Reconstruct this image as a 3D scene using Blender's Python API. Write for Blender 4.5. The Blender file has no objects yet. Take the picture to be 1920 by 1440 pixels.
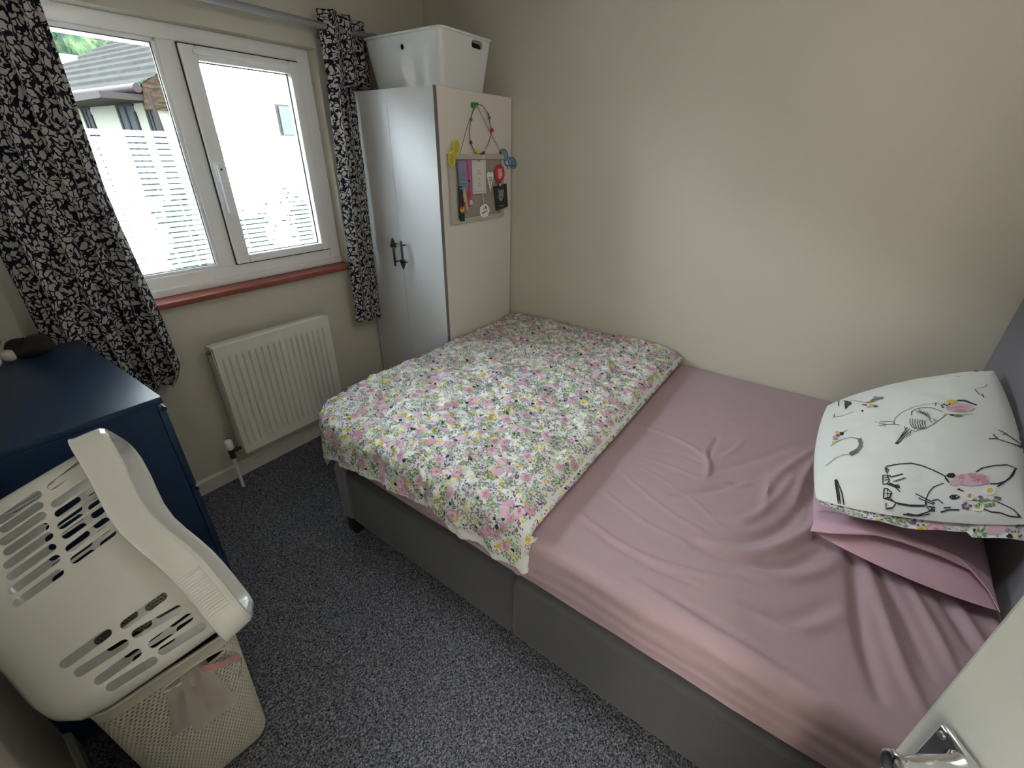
import bpy, bmesh, math, random
from mathutils import Vector, Matrix, noise
random.seed(7)
SC = bpy.context.scene
C = SC.collection
PI = math.pi
R = math.radians

# ------------------------------------------------------------------ camera
CAM_POS = Vector((-2.4537, -2.3927, 1.6383))
RT = Vector((0.57590995, -0.8174449, 0.01056209))
UP = Vector((0.37359888, 0.27465738, 0.88599503))
FW = Vector((0.72715308, 0.50630737, -0.46357442))
cd = bpy.data.cameras.new('camera')
cam = bpy.data.objects.new('camera', cd)
C.objects.link(cam)
m = Matrix((RT, UP, -FW)).transposed().to_4x4()
m.translation = CAM_POS
cam.matrix_world = m
cd.sensor_width = 36.0
cd.lens = 828.17 / 1920 * 36.0
cd.clip_start = 0.02
cd.clip_end = 600
SC.camera = cam

# ------------------------------------------------------------------ view / world / sun
SC.view_settings.view_transform = 'Standard'
SC.view_settings.look = 'None'
SC.view_settings.exposure = 3.3
SC.view_settings.gamma = 1.0
SC.view_settings.use_curve_mapping = False
w = bpy.data.worlds.new('world')
SC.world = w
w.use_nodes = True
wn = w.node_tree.nodes
wn['Background'].inputs['Color'].default_value = (0.83, 0.91, 1.0, 1)
wn['Background'].inputs['Strength'].default_value = 4.5
sd = bpy.data.lights.new('sun', 'SUN')
sd.energy = 7.0
sd.angle = R(2)
sd.color = (1.0, 0.96, 0.9)
sun = bpy.data.objects.new('sun', sd)
C.objects.link(sun)
sun.rotation_euler = Vector((-0.78, 0.55, -0.42)).to_track_quat('-Z', 'Y').to_euler()
# portal over the window opening: only guides the sampling of the sky
pd = bpy.data.lights.new('window_daylight', 'AREA')
pd.shape = 'RECTANGLE'
pd.size = 1.34
pd.size_y = 1.06
pd.cycles.is_portal = True
po = bpy.data.objects.new('window_daylight', pd)
C.objects.link(po)
po.location = (-1.456, 0.155, 1.562)
po.rotation_euler = (R(-90), 0, 0)
# added fill light in the hall, unseen, behind the photographer
hd = bpy.data.lights.new('hall_fill_light', 'AREA')
hd.shape = 'DISK'
hd.size = 0.45
hd.energy = 1.5
hd.color = (1.0, 0.96, 0.90)
ho = bpy.data.objects.new('hall_fill_light', hd)
C.objects.link(ho)
ho.location = (-3.35, -3.0, 2.30)

# added fill light below the bedroom ceiling (unseen, above the frame)
ld = bpy.data.lights.new('ceiling_fill_light', 'POINT')
ld.shadow_soft_size = 0.16
ld.energy = 1.1
ld.color = (1.0, 0.97, 0.92)
lo = bpy.data.objects.new('ceiling_fill_light', ld)
C.objects.link(lo)
lo.location = (-1.45, -2.2, 2.25)

# ------------------------------------------------------------------ materials
def mat(name, col, rough=0.6, metal=0.0, spec=0.5, bump=None, var=None, sheen=0.0, coat=0.0, alpha=None, trans=None):
    """bump=(scale,strength,dist)  var=(scale,amount)"""
    mt = bpy.data.materials.new(name)
    mt.use_nodes = True
    nt = mt.node_tree
    b = nt.nodes['Principled BSDF']
    b.inputs['Base Color'].default_value = (*col, 1)
    b.inputs['Roughness'].default_value = rough
    b.inputs['Metallic'].default_value = metal
    b.inputs['Specular IOR Level'].default_value = spec
    b.inputs['Sheen Weight'].default_value = sheen
    b.inputs['Coat Weight'].default_value = coat
    tc = nt.nodes.new('ShaderNodeTexCoord')
    if var:
        n = nt.nodes.new('ShaderNodeTexNoise')
        n.inputs['Scale'].default_value = var[0]
        n.inputs['Detail'].default_value = 3
        nt.links.new(tc.outputs['Object'], n.inputs['Vector'])
        r = nt.nodes.new('ShaderNodeMix')
        r.data_type = 'RGBA'
        a = var[1]
        r.inputs[6].default_value = (*[c * (1 - a) for c in col], 1)
        r.inputs[7].default_value = (*[min(1, c * (1 + a)) for c in col], 1)
        nt.links.new(n.outputs['Fac'], r.inputs[0])
        nt.links.new(r.outputs[2], b.inputs['Base Color'])
    if bump:
        n = nt.nodes.new('ShaderNodeTexNoise')
        n.inputs['Scale'].default_value = bump[0]
        n.inputs['Detail'].default_value = 4
        nt.links.new(tc.outputs['Object'], n.inputs['Vector'])
        bp = nt.nodes.new('ShaderNodeBump')
        bp.inputs['Strength'].default_value = bump[1]
        bp.inputs['Distance'].default_value = bump[2]
        nt.links.new(n.outputs['Fac'], bp.inputs['Height'])
        nt.links.new(bp.outputs['Normal'], b.inputs['Normal'])
    if alpha is not None:
        b.inputs['Alpha'].default_value = alpha
    if trans:
        out = nt.nodes['Material Output']
        t = nt.nodes.new('ShaderNodeBsdfTranslucent')
        t.inputs['Color'].default_value = (*trans[1], 1)
        mx = nt.nodes.new('ShaderNodeMixShader')
        mx.inputs[0].default_value = trans[0]
        nt.links.new(b.outputs[0], mx.inputs[1])
        nt.links.new(t.outputs[0], mx.inputs[2])
        nt.links.new(mx.outputs[0], out.inputs['Surface'])
    return mt

def carpet_mat():
    mt = bpy.data.materials.new('carpet')
    mt.use_nodes = True
    nt = mt.node_tree
    b = nt.nodes['Principled BSDF']
    b.inputs['Roughness'].default_value = 0.95
    b.inputs['Specular IOR Level'].default_value = 0.15
    tc = nt.nodes.new('ShaderNodeTexCoord')
    v = nt.nodes.new('ShaderNodeTexVoronoi')
    v.inputs['Scale'].default_value = 330
    n0 = nt.nodes.new('ShaderNodeTexNoise')
    n0.inputs['Scale'].default_value = 160
    n0.inputs['Detail'].default_value = 2
    nt.links.new(tc.outputs['Object'], n0.inputs['Vector'])
    mixv = nt.nodes.new('ShaderNodeMix')
    mixv.data_type = 'VECTOR'
    mixv.inputs[0].default_value = 0.012
    nt.links.new(tc.outputs['Object'], mixv.inputs[4])
    nt.links.new(n0.outputs['Color'], mixv.inputs[5])
    nt.links.new(mixv.outputs[1], v.inputs['Vector'])
    rp = nt.nodes.new('ShaderNodeValToRGB')
    rp.color_ramp.elements[0].color = (0.016, 0.017, 0.021, 1)
    rp.color_ramp.elements[0].position = 0.25
    rp.color_ramp.elements[1].color = (0.36, 0.36, 0.41, 1)
    rp.color_ramp.elements[1].position = 0.85
    e = rp.color_ramp.elements.new(0.55)
    e.color = (0.125, 0.128, 0.148, 1)
    sx = nt.nodes.new('ShaderNodeSeparateColor')
    nt.links.new(v.outputs['Color'], sx.inputs[0])
    big = nt.nodes.new('ShaderNodeTexNoise')
    big.inputs['Scale'].default_value = 140
    big.inputs['Detail'].default_value = 5
    nt.links.new(tc.outputs['Object'], big.inputs['Vector'])
    ma = nt.nodes.new('ShaderNodeMath')
    ma.operation = 'MULTIPLY_ADD'
    ma.inputs[1].default_value = 0.55
    nt.links.new(sx.outputs[0], ma.inputs[0])
    mb = nt.nodes.new('ShaderNodeMath')
    mb.operation = 'MULTIPLY_ADD'
    mb.inputs[1].default_value = 0.9
    mb.inputs[2].default_value = -0.18
    nt.links.new(big.outputs['Fac'], mb.inputs[0])
    nt.links.new(mb.outputs[0], ma.inputs[2])
    nt.links.new(ma.outputs[0], rp.inputs[0])
    nt.links.new(rp.outputs[0], b.inputs['Base Color'])
    bp = nt.nodes.new('ShaderNodeBump')
    bp.inputs['Strength'].default_value = 0.9
    bp.inputs['Distance'].default_value = 0.006
    nt.links.new(ma.outputs[0], bp.inputs['Height'])
    nt.links.new(bp.outputs['Normal'], b.inputs['Normal'])
    return mt

def curtain_mat():
    mt = bpy.data.materials.new('curtain_print')
    mt.use_nodes = True
    nt = mt.node_tree
    b = nt.nodes['Principled BSDF']
    b.inputs['Roughness'].default_value = 0.9
    b.inputs['Specular IOR Level'].default_value = 0.2
    tc = nt.nodes.new('ShaderNodeUVMap')
    tc.uv_map = 'UVMap'
    n0 = nt.nodes.new('ShaderNodeTexNoise')
    n0.inputs['Scale'].default_value = 30
    n0.inputs['Detail'].default_value = 1.5
    nt.links.new(tc.outputs[0], n0.inputs['Vector'])
    sub = nt.nodes.new('ShaderNodeVectorMath')
    sub.operation = 'SUBTRACT'
    sub.inputs[1].default_value = (0.5, 0.5, 0.5)
    nt.links.new(n0.outputs['Color'], sub.inputs[0])
    sc = nt.nodes.new('ShaderNodeVectorMath')
    sc.operation = 'SCALE'
    sc.inputs['Scale'].default_value = 0.060
    nt.links.new(sub.outputs[0], sc.inputs[0])
    ad = nt.nodes.new('ShaderNodeVectorMath')
    nt.links.new(tc.outputs[0], ad.inputs[0])
    nt.links.new(sc.outputs[0], ad.inputs[1])
    v = nt.nodes.new('ShaderNodeTexVoronoi')
    v.feature = 'DISTANCE_TO_EDGE'
    v.voronoi_dimensions = '2D'
    v.inputs['Scale'].default_value = 37
    nt.links.new(ad.outputs[0], v.inputs['Vector'])
    st = nt.nodes.new('ShaderNodeMath')
    st.operation = 'GREATER_THAN'
    st.inputs[1].default_value = 0.11
    nt.links.new(v.outputs['Distance'], st.inputs[0])
    v2 = nt.nodes.new('ShaderNodeTexVoronoi')
    v2.voronoi_dimensions = '2D'
    v2.inputs['Scale'].default_value = 37
    nt.links.new(ad.outputs[0], v2.inputs['Vector'])
    sx = nt.nodes.new('ShaderNodeSeparateColor')
    nt.links.new(v2.outputs['Color'], sx.inputs[0])
    st2 = nt.nodes.new('ShaderNodeMath')
    st2.operation = 'LESS_THAN'
    st2.inputs[1].default_value = 0.575
    n9 = nt.nodes.new('ShaderNodeTexNoise')
    n9.inputs['Scale'].default_value = 48
    n9.inputs['Detail'].default_value = 0.5
    nt.links.new(tc.outputs[0], n9.inputs['Vector'])
    nt.links.new(n9.outputs['Fac'], st2.inputs[0])
    mu = nt.nodes.new('ShaderNodeMath')
    mu.operation = 'MULTIPLY'
    nt.links.new(st.outputs[0], mu.inputs[0])
    nt.links.new(st2.outputs[0], mu.inputs[1])
    rp = nt.nodes.new('ShaderNodeMix')
    rp.data_type = 'RGBA'
    rp.inputs[6].default_value = (0.012, 0.011, 0.02, 1)
    rp.inputs[7].default_value = (0.47, 0.45, 0.43, 1)
    nt.links.new(mu.outputs[0], rp.inputs[0])
    nt.links.new(rp.outputs[2], b.inputs['Base Color'])
    t = nt.nodes.new('ShaderNodeBsdfTranslucent')
    nt.links.new(rp.outputs[2], t.inputs['Color'])
    mx = nt.nodes.new('ShaderNodeMixShader')
    mx.inputs[0].default_value = 0.05
    nt.links.new(b.outputs[0], mx.inputs[1])
    nt.links.new(t.outputs[0], mx.inputs[2])
    nt.links.new(mx.outputs[0], nt.nodes['Material Output'].inputs['Surface'])
    return mt

def glass_mat():
    mt = bpy.data.materials.new('glass')
    mt.use_nodes = True
    nt = mt.node_tree
    nt.nodes.remove(nt.nodes['Principled BSDF'])
    t = nt.nodes.new('ShaderNodeBsdfTransparent')
    t.inputs['Color'].default_value = (0.96, 0.98, 0.97, 1)
    g = nt.nodes.new('ShaderNodeBsdfGlossy')
    g.inputs['Roughness'].default_value = 0.01
    f = nt.nodes.new('ShaderNodeFresnel')
    f.inputs[0].default_value = 1.35
    mx = nt.nodes.new('ShaderNodeMixShader')
    nt.links.new(f.outputs[0], mx.inputs[0])
    nt.links.new(t.outputs[0], mx.inputs[1])
    nt.links.new(g.outputs[0], mx.inputs[2])
    nt.links.new(mx.outputs[0], nt.nodes['Material Output'].inputs['Surface'])
    return mt

def film_mat():
    mt = bpy.data.materials.new('frosted_film')
    mt.use_nodes = True
    nt = mt.node_tree
    nt.nodes.remove(nt.nodes['Principled BSDF'])
    t = nt.nodes.new('ShaderNodeBsdfTranslucent')
    t.inputs['Color'].default_value = (0.50, 0.53, 0.545, 1)
    g = nt.nodes.new('ShaderNodeBsdfTransparent')
    g.inputs['Color'].default_value = (1, 1, 1, 1)
    mx = nt.nodes.new('ShaderNodeMixShader')
    mx.inputs[0].default_value = 0.05
    nt.links.new(t.outputs[0], mx.inputs[1])
    nt.links.new(g.outputs[0], mx.inputs[2])
    nt.links.new(mx.outputs[0], nt.nodes['Material Output'].inputs['Surface'])
    return mt

def wood_mat(name, c1, c2, rough=0.3):
    mt = bpy.data.materials.new(name)
    mt.use_nodes = True
    nt = mt.node_tree
    b = nt.nodes['Principled BSDF']
    b.inputs['Roughness'].default_value = rough
    tc = nt.nodes.new('ShaderNodeTexCoord')
    mp = nt.nodes.new('ShaderNodeMapping')
    mp.inputs['Scale'].default_value = (1.2, 22, 22)
    n = nt.nodes.new('ShaderNodeTexNoise')
    n.inputs['Scale'].default_value = 3
    n.inputs['Detail'].default_value = 5
    rp = nt.nodes.new('ShaderNodeValToRGB')
    rp.color_ramp.elements[0].color = (*c1, 1)
    rp.color_ramp.elements[0].position = 0.35
    rp.color_ramp.elements[1].color = (*c2, 1)
    rp.color_ramp.elements[1].position = 0.7
    nt.links.new(tc.outputs['Object'], mp.inputs[0])
    nt.links.new(mp.outputs[0], n.inputs['Vector'])
    nt.links.new(n.outputs['Fac'], rp.inputs[0])
    nt.links.new(rp.outputs[0], b.inputs['Base Color'])
    return mt

def two_tone(name, c1, c2, scale, thr=0.5, rough=0.9, stretch=(1, 1, 1), bump=0.0):
    mt = bpy.data.materials.new(name)
    mt.use_nodes = True
    nt = mt.node_tree
    b = nt.nodes['Principled BSDF']
    b.inputs['Roughness'].default_value = rough
    b.inputs['Specular IOR Level'].default_value = 0.05
    tc = nt.nodes.new('ShaderNodeTexCoord')
    mp = nt.nodes.new('ShaderNodeMapping')
    mp.inputs['Scale'].default_value = stretch
    n = nt.nodes.new('ShaderNodeTexNoise')
    n.inputs['Scale'].default_value = scale
    n.inputs['Detail'].default_value = 6
    rp = nt.nodes.new('ShaderNodeValToRGB')
    rp.color_ramp.elements[0].color = (*c1, 1)
    rp.color_ramp.elements[0].position = thr - 0.12
    rp.color_ramp.elements[1].color = (*c2, 1)
    rp.color_ramp.elements[1].position = thr + 0.12
    nt.links.new(tc.outputs['Object'], mp.inputs[0])
    nt.links.new(mp.outputs[0], n.inputs['Vector'])
    nt.links.new(n.outputs['Fac'], rp.inputs[0])
    nt.links.new(rp.outputs[0], b.inputs['Base Color'])
    if bump:
        bp = nt.nodes.new('ShaderNodeBump')
        bp.inputs['Distance'].default_value = bump
        nt.links.new(n.outputs['Fac'], bp.inputs['Height'])
        nt.links.new(bp.outputs['Normal'], b.inputs['Normal'])
    return mt

M = dict(
    wall=mat('wall_paint', (0.60, 0.565, 0.475), 0.85, bump=(260, 0.12, 0.001), spec=0.25),
    ceil=mat('ceiling_paint', (0.80, 0.79, 0.76), 0.9),
    carpet=carpet_mat(),
    gloss=mat('skirting_gloss', (0.62, 0.59, 0.52), 0.4),
    upvc=mat('white_upvc', (0.92, 0.93, 0.94), 0.28),
    gasket=mat('black_gasket', (0.02, 0.02, 0.022), 0.6),
    glass=glass_mat(), film=film_mat(),
    sill=wood_mat('mahogany_sill', (0.20, 0.042, 0.022), (0.33, 0.085, 0.045), 0.5),
    curtain=curtain_mat(),
    steel=mat('brushed_steel', (0.42, 0.43, 0.45), 0.38, 0.9),
    chrome=mat('chrome', (0.75, 0.75, 0.77), 0.06, 1.0),
    brass=mat('dark_brass', (0.10, 0.08, 0.05), 0.35, 0.8),
    rad=mat('radiator_enamel', (0.70, 0.68, 0.63), 0.35),
    ward=mat('wardrobe_white', (0.62, 0.61, 0.62), 0.6, spec=0.3),
    wardside=mat('wardrobe_side', (0.76, 0.72, 0.66), 0.55),  # paler than the doors, standing in for light on the side panel
    edgeb=mat('grey_edge_band', (0.17, 0.16, 0.155), 0.6),
    black=mat('black_metal', (0.012, 0.012, 0.013), 0.45),
    plastic=mat('white_plastic', (0.74, 0.75, 0.75), 0.06, coat=0.8),
    basket=mat('cream_plastic', (0.69, 0.685, 0.65), 0.22, coat=0.3),
    hamper=mat('hamper_plastic', (0.62, 0.59, 0.49), 0.5),
    navy=mat('navy_paint', (0.008, 0.028, 0.078), 0.38, bump=(40, 0.03, 0.001)),
    grey=mat('grey_fabric', (0.075, 0.074, 0.077), 0.95, bump=(700, 0.4, 0.001), var=(380, 0.22), sheen=0.2, spec=0.2),
    lav=mat('lavender_grey_fabric', (0.17, 0.165, 0.195), 0.95, bump=(700, 0.4, 0.001), var=(380, 0.14), sheen=0.2, spec=0.2),
    pink=mat('pink_sheet', (0.43, 0.305, 0.340), 0.85, bump=(520, 0.12, 0.0006), sheen=0.15, spec=0.2),
    pinkpillow=mat('pink_pillowcase', (0.62, 0.40, 0.48), 0.85, bump=(500, 0.15, 0.0006), sheen=0.15, spec=0.2),
    mattress=mat('mattress_ticking', (0.7, 0.69, 0.66), 0.9),
    white=mat('white_cotton', (0.80, 0.825, 0.81), 0.85, bump=(420, 0.10, 0.0006), spec=0.2),
    duvet=mat('duvet_cotton', (0.76, 0.785, 0.775), 0.85, var=(30, 0.05), spec=0.2),
    ink=mat('black_ink', (0.03, 0.03, 0.04), 0.9),
    rose=mat('rose_pink', (0.60, 0.33, 0.44), 0.9), rose2=mat('rose_light', (0.70, 0.50, 0.58), 0.9),
    rose3=mat('rose_deep', (0.48, 0.19, 0.30), 0.9),
    yellow=mat('flower_yellow', (0.72, 0.56, 0.08), 0.9), ochre=mat('flower_centre', (0.55, 0.36, 0.05), 0.9),
    paley=mat('pale_yellow', (0.78, 0.74, 0.42), 0.9),
    green=mat('leaf_green', (0.17, 0.26, 0.10), 0.9), green2=mat('leaf_pale', (0.38, 0.50, 0.34), 0.9),
    dkleaf=mat('leaf_dark', (0.02, 0.028, 0.03), 0.9),
    purple=mat('sprig_purple', (0.20, 0.13, 0.24), 0.9), lilac=mat('sprig_lilac', (0.36, 0.31, 0.43), 0.9),
    petal=mat('daisy_white', (0.86, 0.87, 0.85), 0.9),
    doorp=mat('door_paint', (0.44, 0.45, 0.43), 0.5),
    darkp=mat('black_card', (0.03, 0.032, 0.03), 0.7),
    frame=mat('frame_wash', (0.50, 0.47, 0.40), 0.7), cork=mat('linen_board', (0.36, 0.32, 0.28), 0.95, bump=(900, 0.5, 0.001)),
    paper=mat('paper', (0.72, 0.70, 0.66), 0.9), greyink=mat('grey_ink', (0.30, 0.28, 0.26), 0.9),
    hotpink=mat('hot_pink', (0.75, 0.04, 0.30), 0.7), red=mat('red_enamel', (0.62, 0.03, 0.02), 0.35),
    ylw=mat('yellow_plastic', (0.80, 0.68, 0.02), 0.3), blu=mat('blue_plastic', (0.01, 0.20, 0.42), 0.3),
    teal=mat('teal_ribbon', (0.10, 0.38, 0.45), 0.8), lil=mat('lilac_ribbon', (0.40, 0.28, 0.42), 0.8),
    peach=mat('peach_ribbon', (0.70, 0.38, 0.27), 0.8), grn=mat('green_plastic', (0.02, 0.28, 0.03), 0.4),
    orange=mat('orange_print', (0.80, 0.22, 0.02), 0.7), string=mat('string', (0.22, 0.15, 0.10), 0.9),
    maroon=mat('maroon_bead', (0.22, 0.02, 0.06), 0.4), beadblue=mat('blue_bead', (0.04, 0.2, 0.35), 0.4),
    brown=mat('brown_plush', (0.33, 0.15, 0.06), 0.95, bump=(300, 0.5, 0.002)), cream=mat('cream_plush', (0.70, 0.66, 0.58), 0.95, bump=(300, 0.5, 0.002)),
    darkbag=mat('dark_felt', (0.02, 0.018, 0.016), 0.9, bump=(200, 0.4, 0.002)),
    lace=mat('pale_net', (0.66, 0.58, 0.54), 0.9, alpha=0.55), lacepink=mat('pink_net_hem', (0.66, 0.33, 0.35), 0.9, alpha=0.85),
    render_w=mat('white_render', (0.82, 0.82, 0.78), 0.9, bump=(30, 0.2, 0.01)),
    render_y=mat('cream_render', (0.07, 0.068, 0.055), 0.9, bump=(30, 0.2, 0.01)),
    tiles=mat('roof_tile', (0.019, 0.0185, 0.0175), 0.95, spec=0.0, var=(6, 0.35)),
    stone=two_tone('brown_stone', (0.008, 0.005, 0.003), (0.02, 0.014, 0.009), 9, 0.5, stretch=(1, 1, 3), bump=0.03),
    gutter=mat('brown_gutter', (0.006, 0.004, 0.0035), 0.7, spec=0.1), winfr=mat('brown_window_frame', (0.005, 0.0035, 0.003), 0.7, spec=0.1),
    winglass=mat('dark_window_glass', (0.012, 0.016, 0.02), 0.3, spec=0.1),
    grass=two_tone('grass', (0.02, 0.03, 0.01), (0.035, 0.05, 0.02), 3, bump=0.02),
    trees=two_tone('tree_canopy', (0.0035, 0.009, 0.005), (0.016, 0.024, 0.011), 0.42, 0.5, bump=1.5),
    fence=wood_mat('fence_boards', (0.010, 0.006, 0.005), (0.02, 0.013, 0.010), 0.95),
    farroof=mat('yellow_roof', (0.55, 0.45, 0.2), 0.9),
)

# ------------------------------------------------------------------ object helpers
def tag(o, label=None, cat=None, group=None, kind=None):
    if label: o['label'] = label
    if cat: o['category'] = cat
    if group: o['group'] = group
    if kind: o['kind'] = kind
    return o

def wloc(o):
    v = Vector((0, 0, 0))
    while o is not None:
        v += o.location
        o = o.parent
    return v

def thing(name, loc, label, cat, group=None):
    o = bpy.data.objects.new(name, None)
    o.empty_display_size = 0.05
    C.objects.link(o)
    o.location = loc
    return tag(o, label, cat, group)

class MB:
    """collects shapes given in world space; build() links them as one mesh object"""
    def __init__(s):
        s.v = []; s.f = []; s.m = []; s.cur = 0; s.uv = {}
    def slot(s, i): s.cur = i; return s
    def add(s, vs, fs):
        o = len(s.v)
        s.v += [Vector(p) for p in vs]
        for f in fs:
            s.f.append([o + i for i in f]); s.m.append(s.cur)
        return o
    def box(s, lo, hi, bev=0.0, seg=2, rot=None, piv=None):
        bm = bmesh.new()
        bmesh.ops.create_cube(bm, size=1)
        sz = [hi[i] - lo[i] for i in range(3)]
        ce = [(hi[i] + lo[i]) / 2 for i in range(3)]
        for v in bm.verts:
            v.co = Vector([v.co[i] * sz[i] + ce[i] for i in range(3)])
        if bev:
            bmesh.ops.bevel(bm, geom=bm.edges[:], offset=bev, segments=seg, affect='EDGES', profile=0.6)
        if rot:
            pv = Vector(piv) if piv else Vector(ce)
            for v in bm.verts: v.co = pv + rot @ (v.co - pv)
        bm.verts.index_update()
        s.add([v.co.copy() for v in bm.verts], [[v.index for v in f.verts] for f in bm.faces])
        bm.free(); return s
    def quad(s, a, b, c, d): s.add([a, b, c, d], [(0, 1, 2, 3)]); return s
    def poly(s, pts): s.add(pts, [tuple(range(len(pts)))]); return s
    def prism(s, pts, d):
        """extrude planar polygon pts by vector d"""
        n = len(pts); d = Vector(d)
        vs = [Vector(p) for p in pts] + [Vector(p) + d for p in pts]
        fs = [tuple(range(n))[::-1], tuple(range(n, 2 * n))] + [(i, (i + 1) % n, n + (i + 1) % n, n + i) for i in range(n)]
        s.add(vs, fs); return s
    def tube(s, pts, r, n=8, cap=True, closed=False):
        pts = [Vector(p) for p in pts]
        if not hasattr(r, '__len__'): r = [r] * len(pts)
        o = len(s.v); k = len(pts); up = None
        for i, p in enumerate(pts):
            if closed: t = pts[(i + 1) % k] - pts[i - 1]
            else: t = pts[min(i + 1, k - 1)] - pts[max(i - 1, 0)]
            t.normalize()
            if up is None:
                up = Vector((0, 0, 1)) if abs(t.z) < 0.9 else Vector((1, 0, 0))
            a = t.cross(up)
            if a.length < 1e-5: a = t.cross(Vector((0, 1, 0.1)))
            a.normalize(); b = a.cross(t).normalized(); up = b
            for j in range(n):
                th = 2 * PI * j / n
                s.v.append(p + (a * math.cos(th) + b * math.sin(th)) * r[i])
        for i in range(k if closed else k - 1):
            for j in range(n):
                i2 = (i + 1) % k
                s.f.append([o + i * n + j, o + i * n + (j + 1) % n, o + i2 * n + (j + 1) % n, o + i2 * n + j]); s.m.append(s.cur)
        if cap and not closed:
            s.f.append([o + j for j in range(n)][::-1]); s.m.append(s.cur)
            s.f.append([o + (k - 1) * n + j for j in range(n)]); s.m.append(s.cur)
        return s
    def lathe(s, prof, org, axis=(0, 0, 1), n=24):
        """prof: list of (radius, height along axis)"""
        ax = Vector(axis).normalized()
        t = Vector((1, 0, 0)) if abs(ax.x) < 0.9 else Vector((0, 1, 0))
        a = ax.cross(t).normalized(); b = ax.cross(a)
        o = len(s.v); org = Vector(org)
        for r, h in prof:
            for j in range(n):
                th = 2 * PI * j / n
                s.v.append(org + ax * h + (a * math.cos(th) + b * math.sin(th)) * r)
        for i in range(len(prof) - 1):
            for j in range(n):
                s.f.append([o + i * n + j, o + i * n + (j + 1) % n, o + (i + 1) * n + (j + 1) % n, o + (i + 1) * n + j]); s.m.append(s.cur)
        s.f.append([o + j for j in range(n)][::-1]); s.m.append(s.cur)
        q = (len(prof) - 1) * n
        s.f.append([o + q + j for j in range(n)]); s.m.append(s.cur)
        return s
    def ball(s, c, r, n=10):
        rr = r if hasattr(r, '__len__') else (r, r, r)
        c = Vector(c); o = len(s.v)
        for i in range(n + 1):
            ph = PI * i / n
            for j in range(n * 2):
                th = PI * j / n
                s.v.append(c + Vector((rr[0] * math.sin(ph) * math.cos(th), rr[1] * math.sin(ph) * math.sin(th), rr[2] * math.cos(ph))))
        w_ = n * 2
        for i in range(n):
            for j in range(w_):
                s.f.append([o + i * w_ + j, o + (i + 1) * w_ + j, o + (i + 1) * w_ + (j + 1) % w_, o + i * w_ + (j + 1) % w_]); s.m.append(s.cur)
        return s
    def grid(s, fn, nu, nv, closeu=False):
        o = len(s.v); cols = nu if closeu else nu + 1
        for j in range(nv + 1):
            for i in range(cols):
                p = fn(i / nu, j / nv)
                if len(p) == 5:
                    s.uv[len(s.v)] = (p[3], p[4]); p = p[:3]
                s.v.append(Vector(p))
        for j in range(nv):
            for i in range(nu):
                i2 = (i + 1) % cols if closeu else i + 1
                s.f.append([o + j * cols + i, o + j * cols + i2, o + (j + 1) * cols + i2, o + (j + 1) * cols + i]); s.m.append(s.cur)
        return s
    def build(s, name, mats, parent=None, loc=None, smooth=40, mods=(), apply=False):
        if not isinstance(mats, (list, tuple)): mats = [mats]
        if parent is not None:
            org = wloc(parent); loc_ = Vector((0, 0, 0))
        else:
            if loc is None:
                loc = (sum((v.x for v in s.v)) / len(s.v), sum((v.y for v in s.v)) / len(s.v), min(v.z for v in s.v))
            org = Vector(loc); loc_ = org
        me = bpy.data.meshes.new(name)
        me.from_pydata([v - org for v in s.v], [], s.f)
        for mm in mats: me.materials.append(mm)
        me.polygons.foreach_set('material_index', s.m)
        if s.uv:
            ul = me.uv_layers.new(name='UVMap')
            for lp in me.loops:
                ul.data[lp.index].uv = s.uv.get(lp.vertex_index, (0, 0))
        me.validate()
        bm = bmesh.new(); bm.from_mesh(me)
        bmesh.ops.recalc_face_normals(bm, faces=bm.faces) if not s.uv else None
        bm.to_mesh(me); bm.free()
        if smooth:
            me.shade_smooth()
            me.set_sharp_from_angle(angle=R(smooth))
        o = bpy.data.objects.new(name, me)
        C.objects.link(o)
        if parent is not None: o.parent = parent
        o.location = loc_
        for typ, kw in mods:
            md = o.modifiers.new(typ.lower(), typ)
            for k, vv in kw.items(): setattr(md, k, vv)
        return o

def struct(o): o['kind'] = 'structure'; return o

def bake(o):
    """replace the object's mesh with its modified result"""
    dg = bpy.context.evaluated_depsgraph_get()
    ev = o.evaluated_get(dg)
    me = bpy.data.meshes.new_from_object(ev)
    o.modifiers.clear()
    o.data = me
    return o

def fbm(x, y, z=0.0, oct=3):
    return noise.fractal(Vector((x, y, z)), 0.6, 2.1, oct)

XW, YB, ZC = -2.66, -3.14, 2.46   # left wall, back wall, ceiling

# ------------------------------------------------------------------ room shell
b = MB(); b.box((XW - 0.1, YB - 0.1, -0.1), (0.1, 0.16, 0.0))
b.box((XW - 1.6, YB - 0.4, -0.1), (XW - 0.1, -1.5, 0.0))
struct(b.build('floor', M['carpet'], loc=(0, 0, 0), smooth=0))
b = MB(); b.box((XW - 0.1, YB - 0.1, ZC), (0.1, 0.16, ZC + 0.1))
b.box((XW - 1.6, YB - 0.4, ZC), (XW - 0.1, -1.5, ZC + 0.1))
struct(b.build('ceiling', M['ceil'], smooth=0))
WX0, WX1, WZ0, WZ1 = -2.13, -0.783, 1.030, 2.093
b = MB()
b.box((XW - 0.1, 0, 0), (WX0, 0.16, ZC)); b.box((WX1, 0, 0), (0.1, 0.16, ZC))
b.box((WX0, 0, 0), (WX1, 0.16, WZ0 - 0.026)); b.box((WX0, 0, WZ1), (WX1, 0.16, ZC))
struct(b.build('wall_window', M['wall'], smooth=0))
b = MB(); b.box((0, YB - 0.1, 0), (0.1, 0.16, ZC)); struct(b.build('wall_right', M['wall'], smooth=0))
b = MB(); b.box((XW - 0.1, YB - 0.1, 0), (0.0, YB, ZC)); struct(b.build('wall_back', M['wall'], smooth=0))
DY0, DY1, DZ = -3.06, -2.28, 2.0    # doorway
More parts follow.
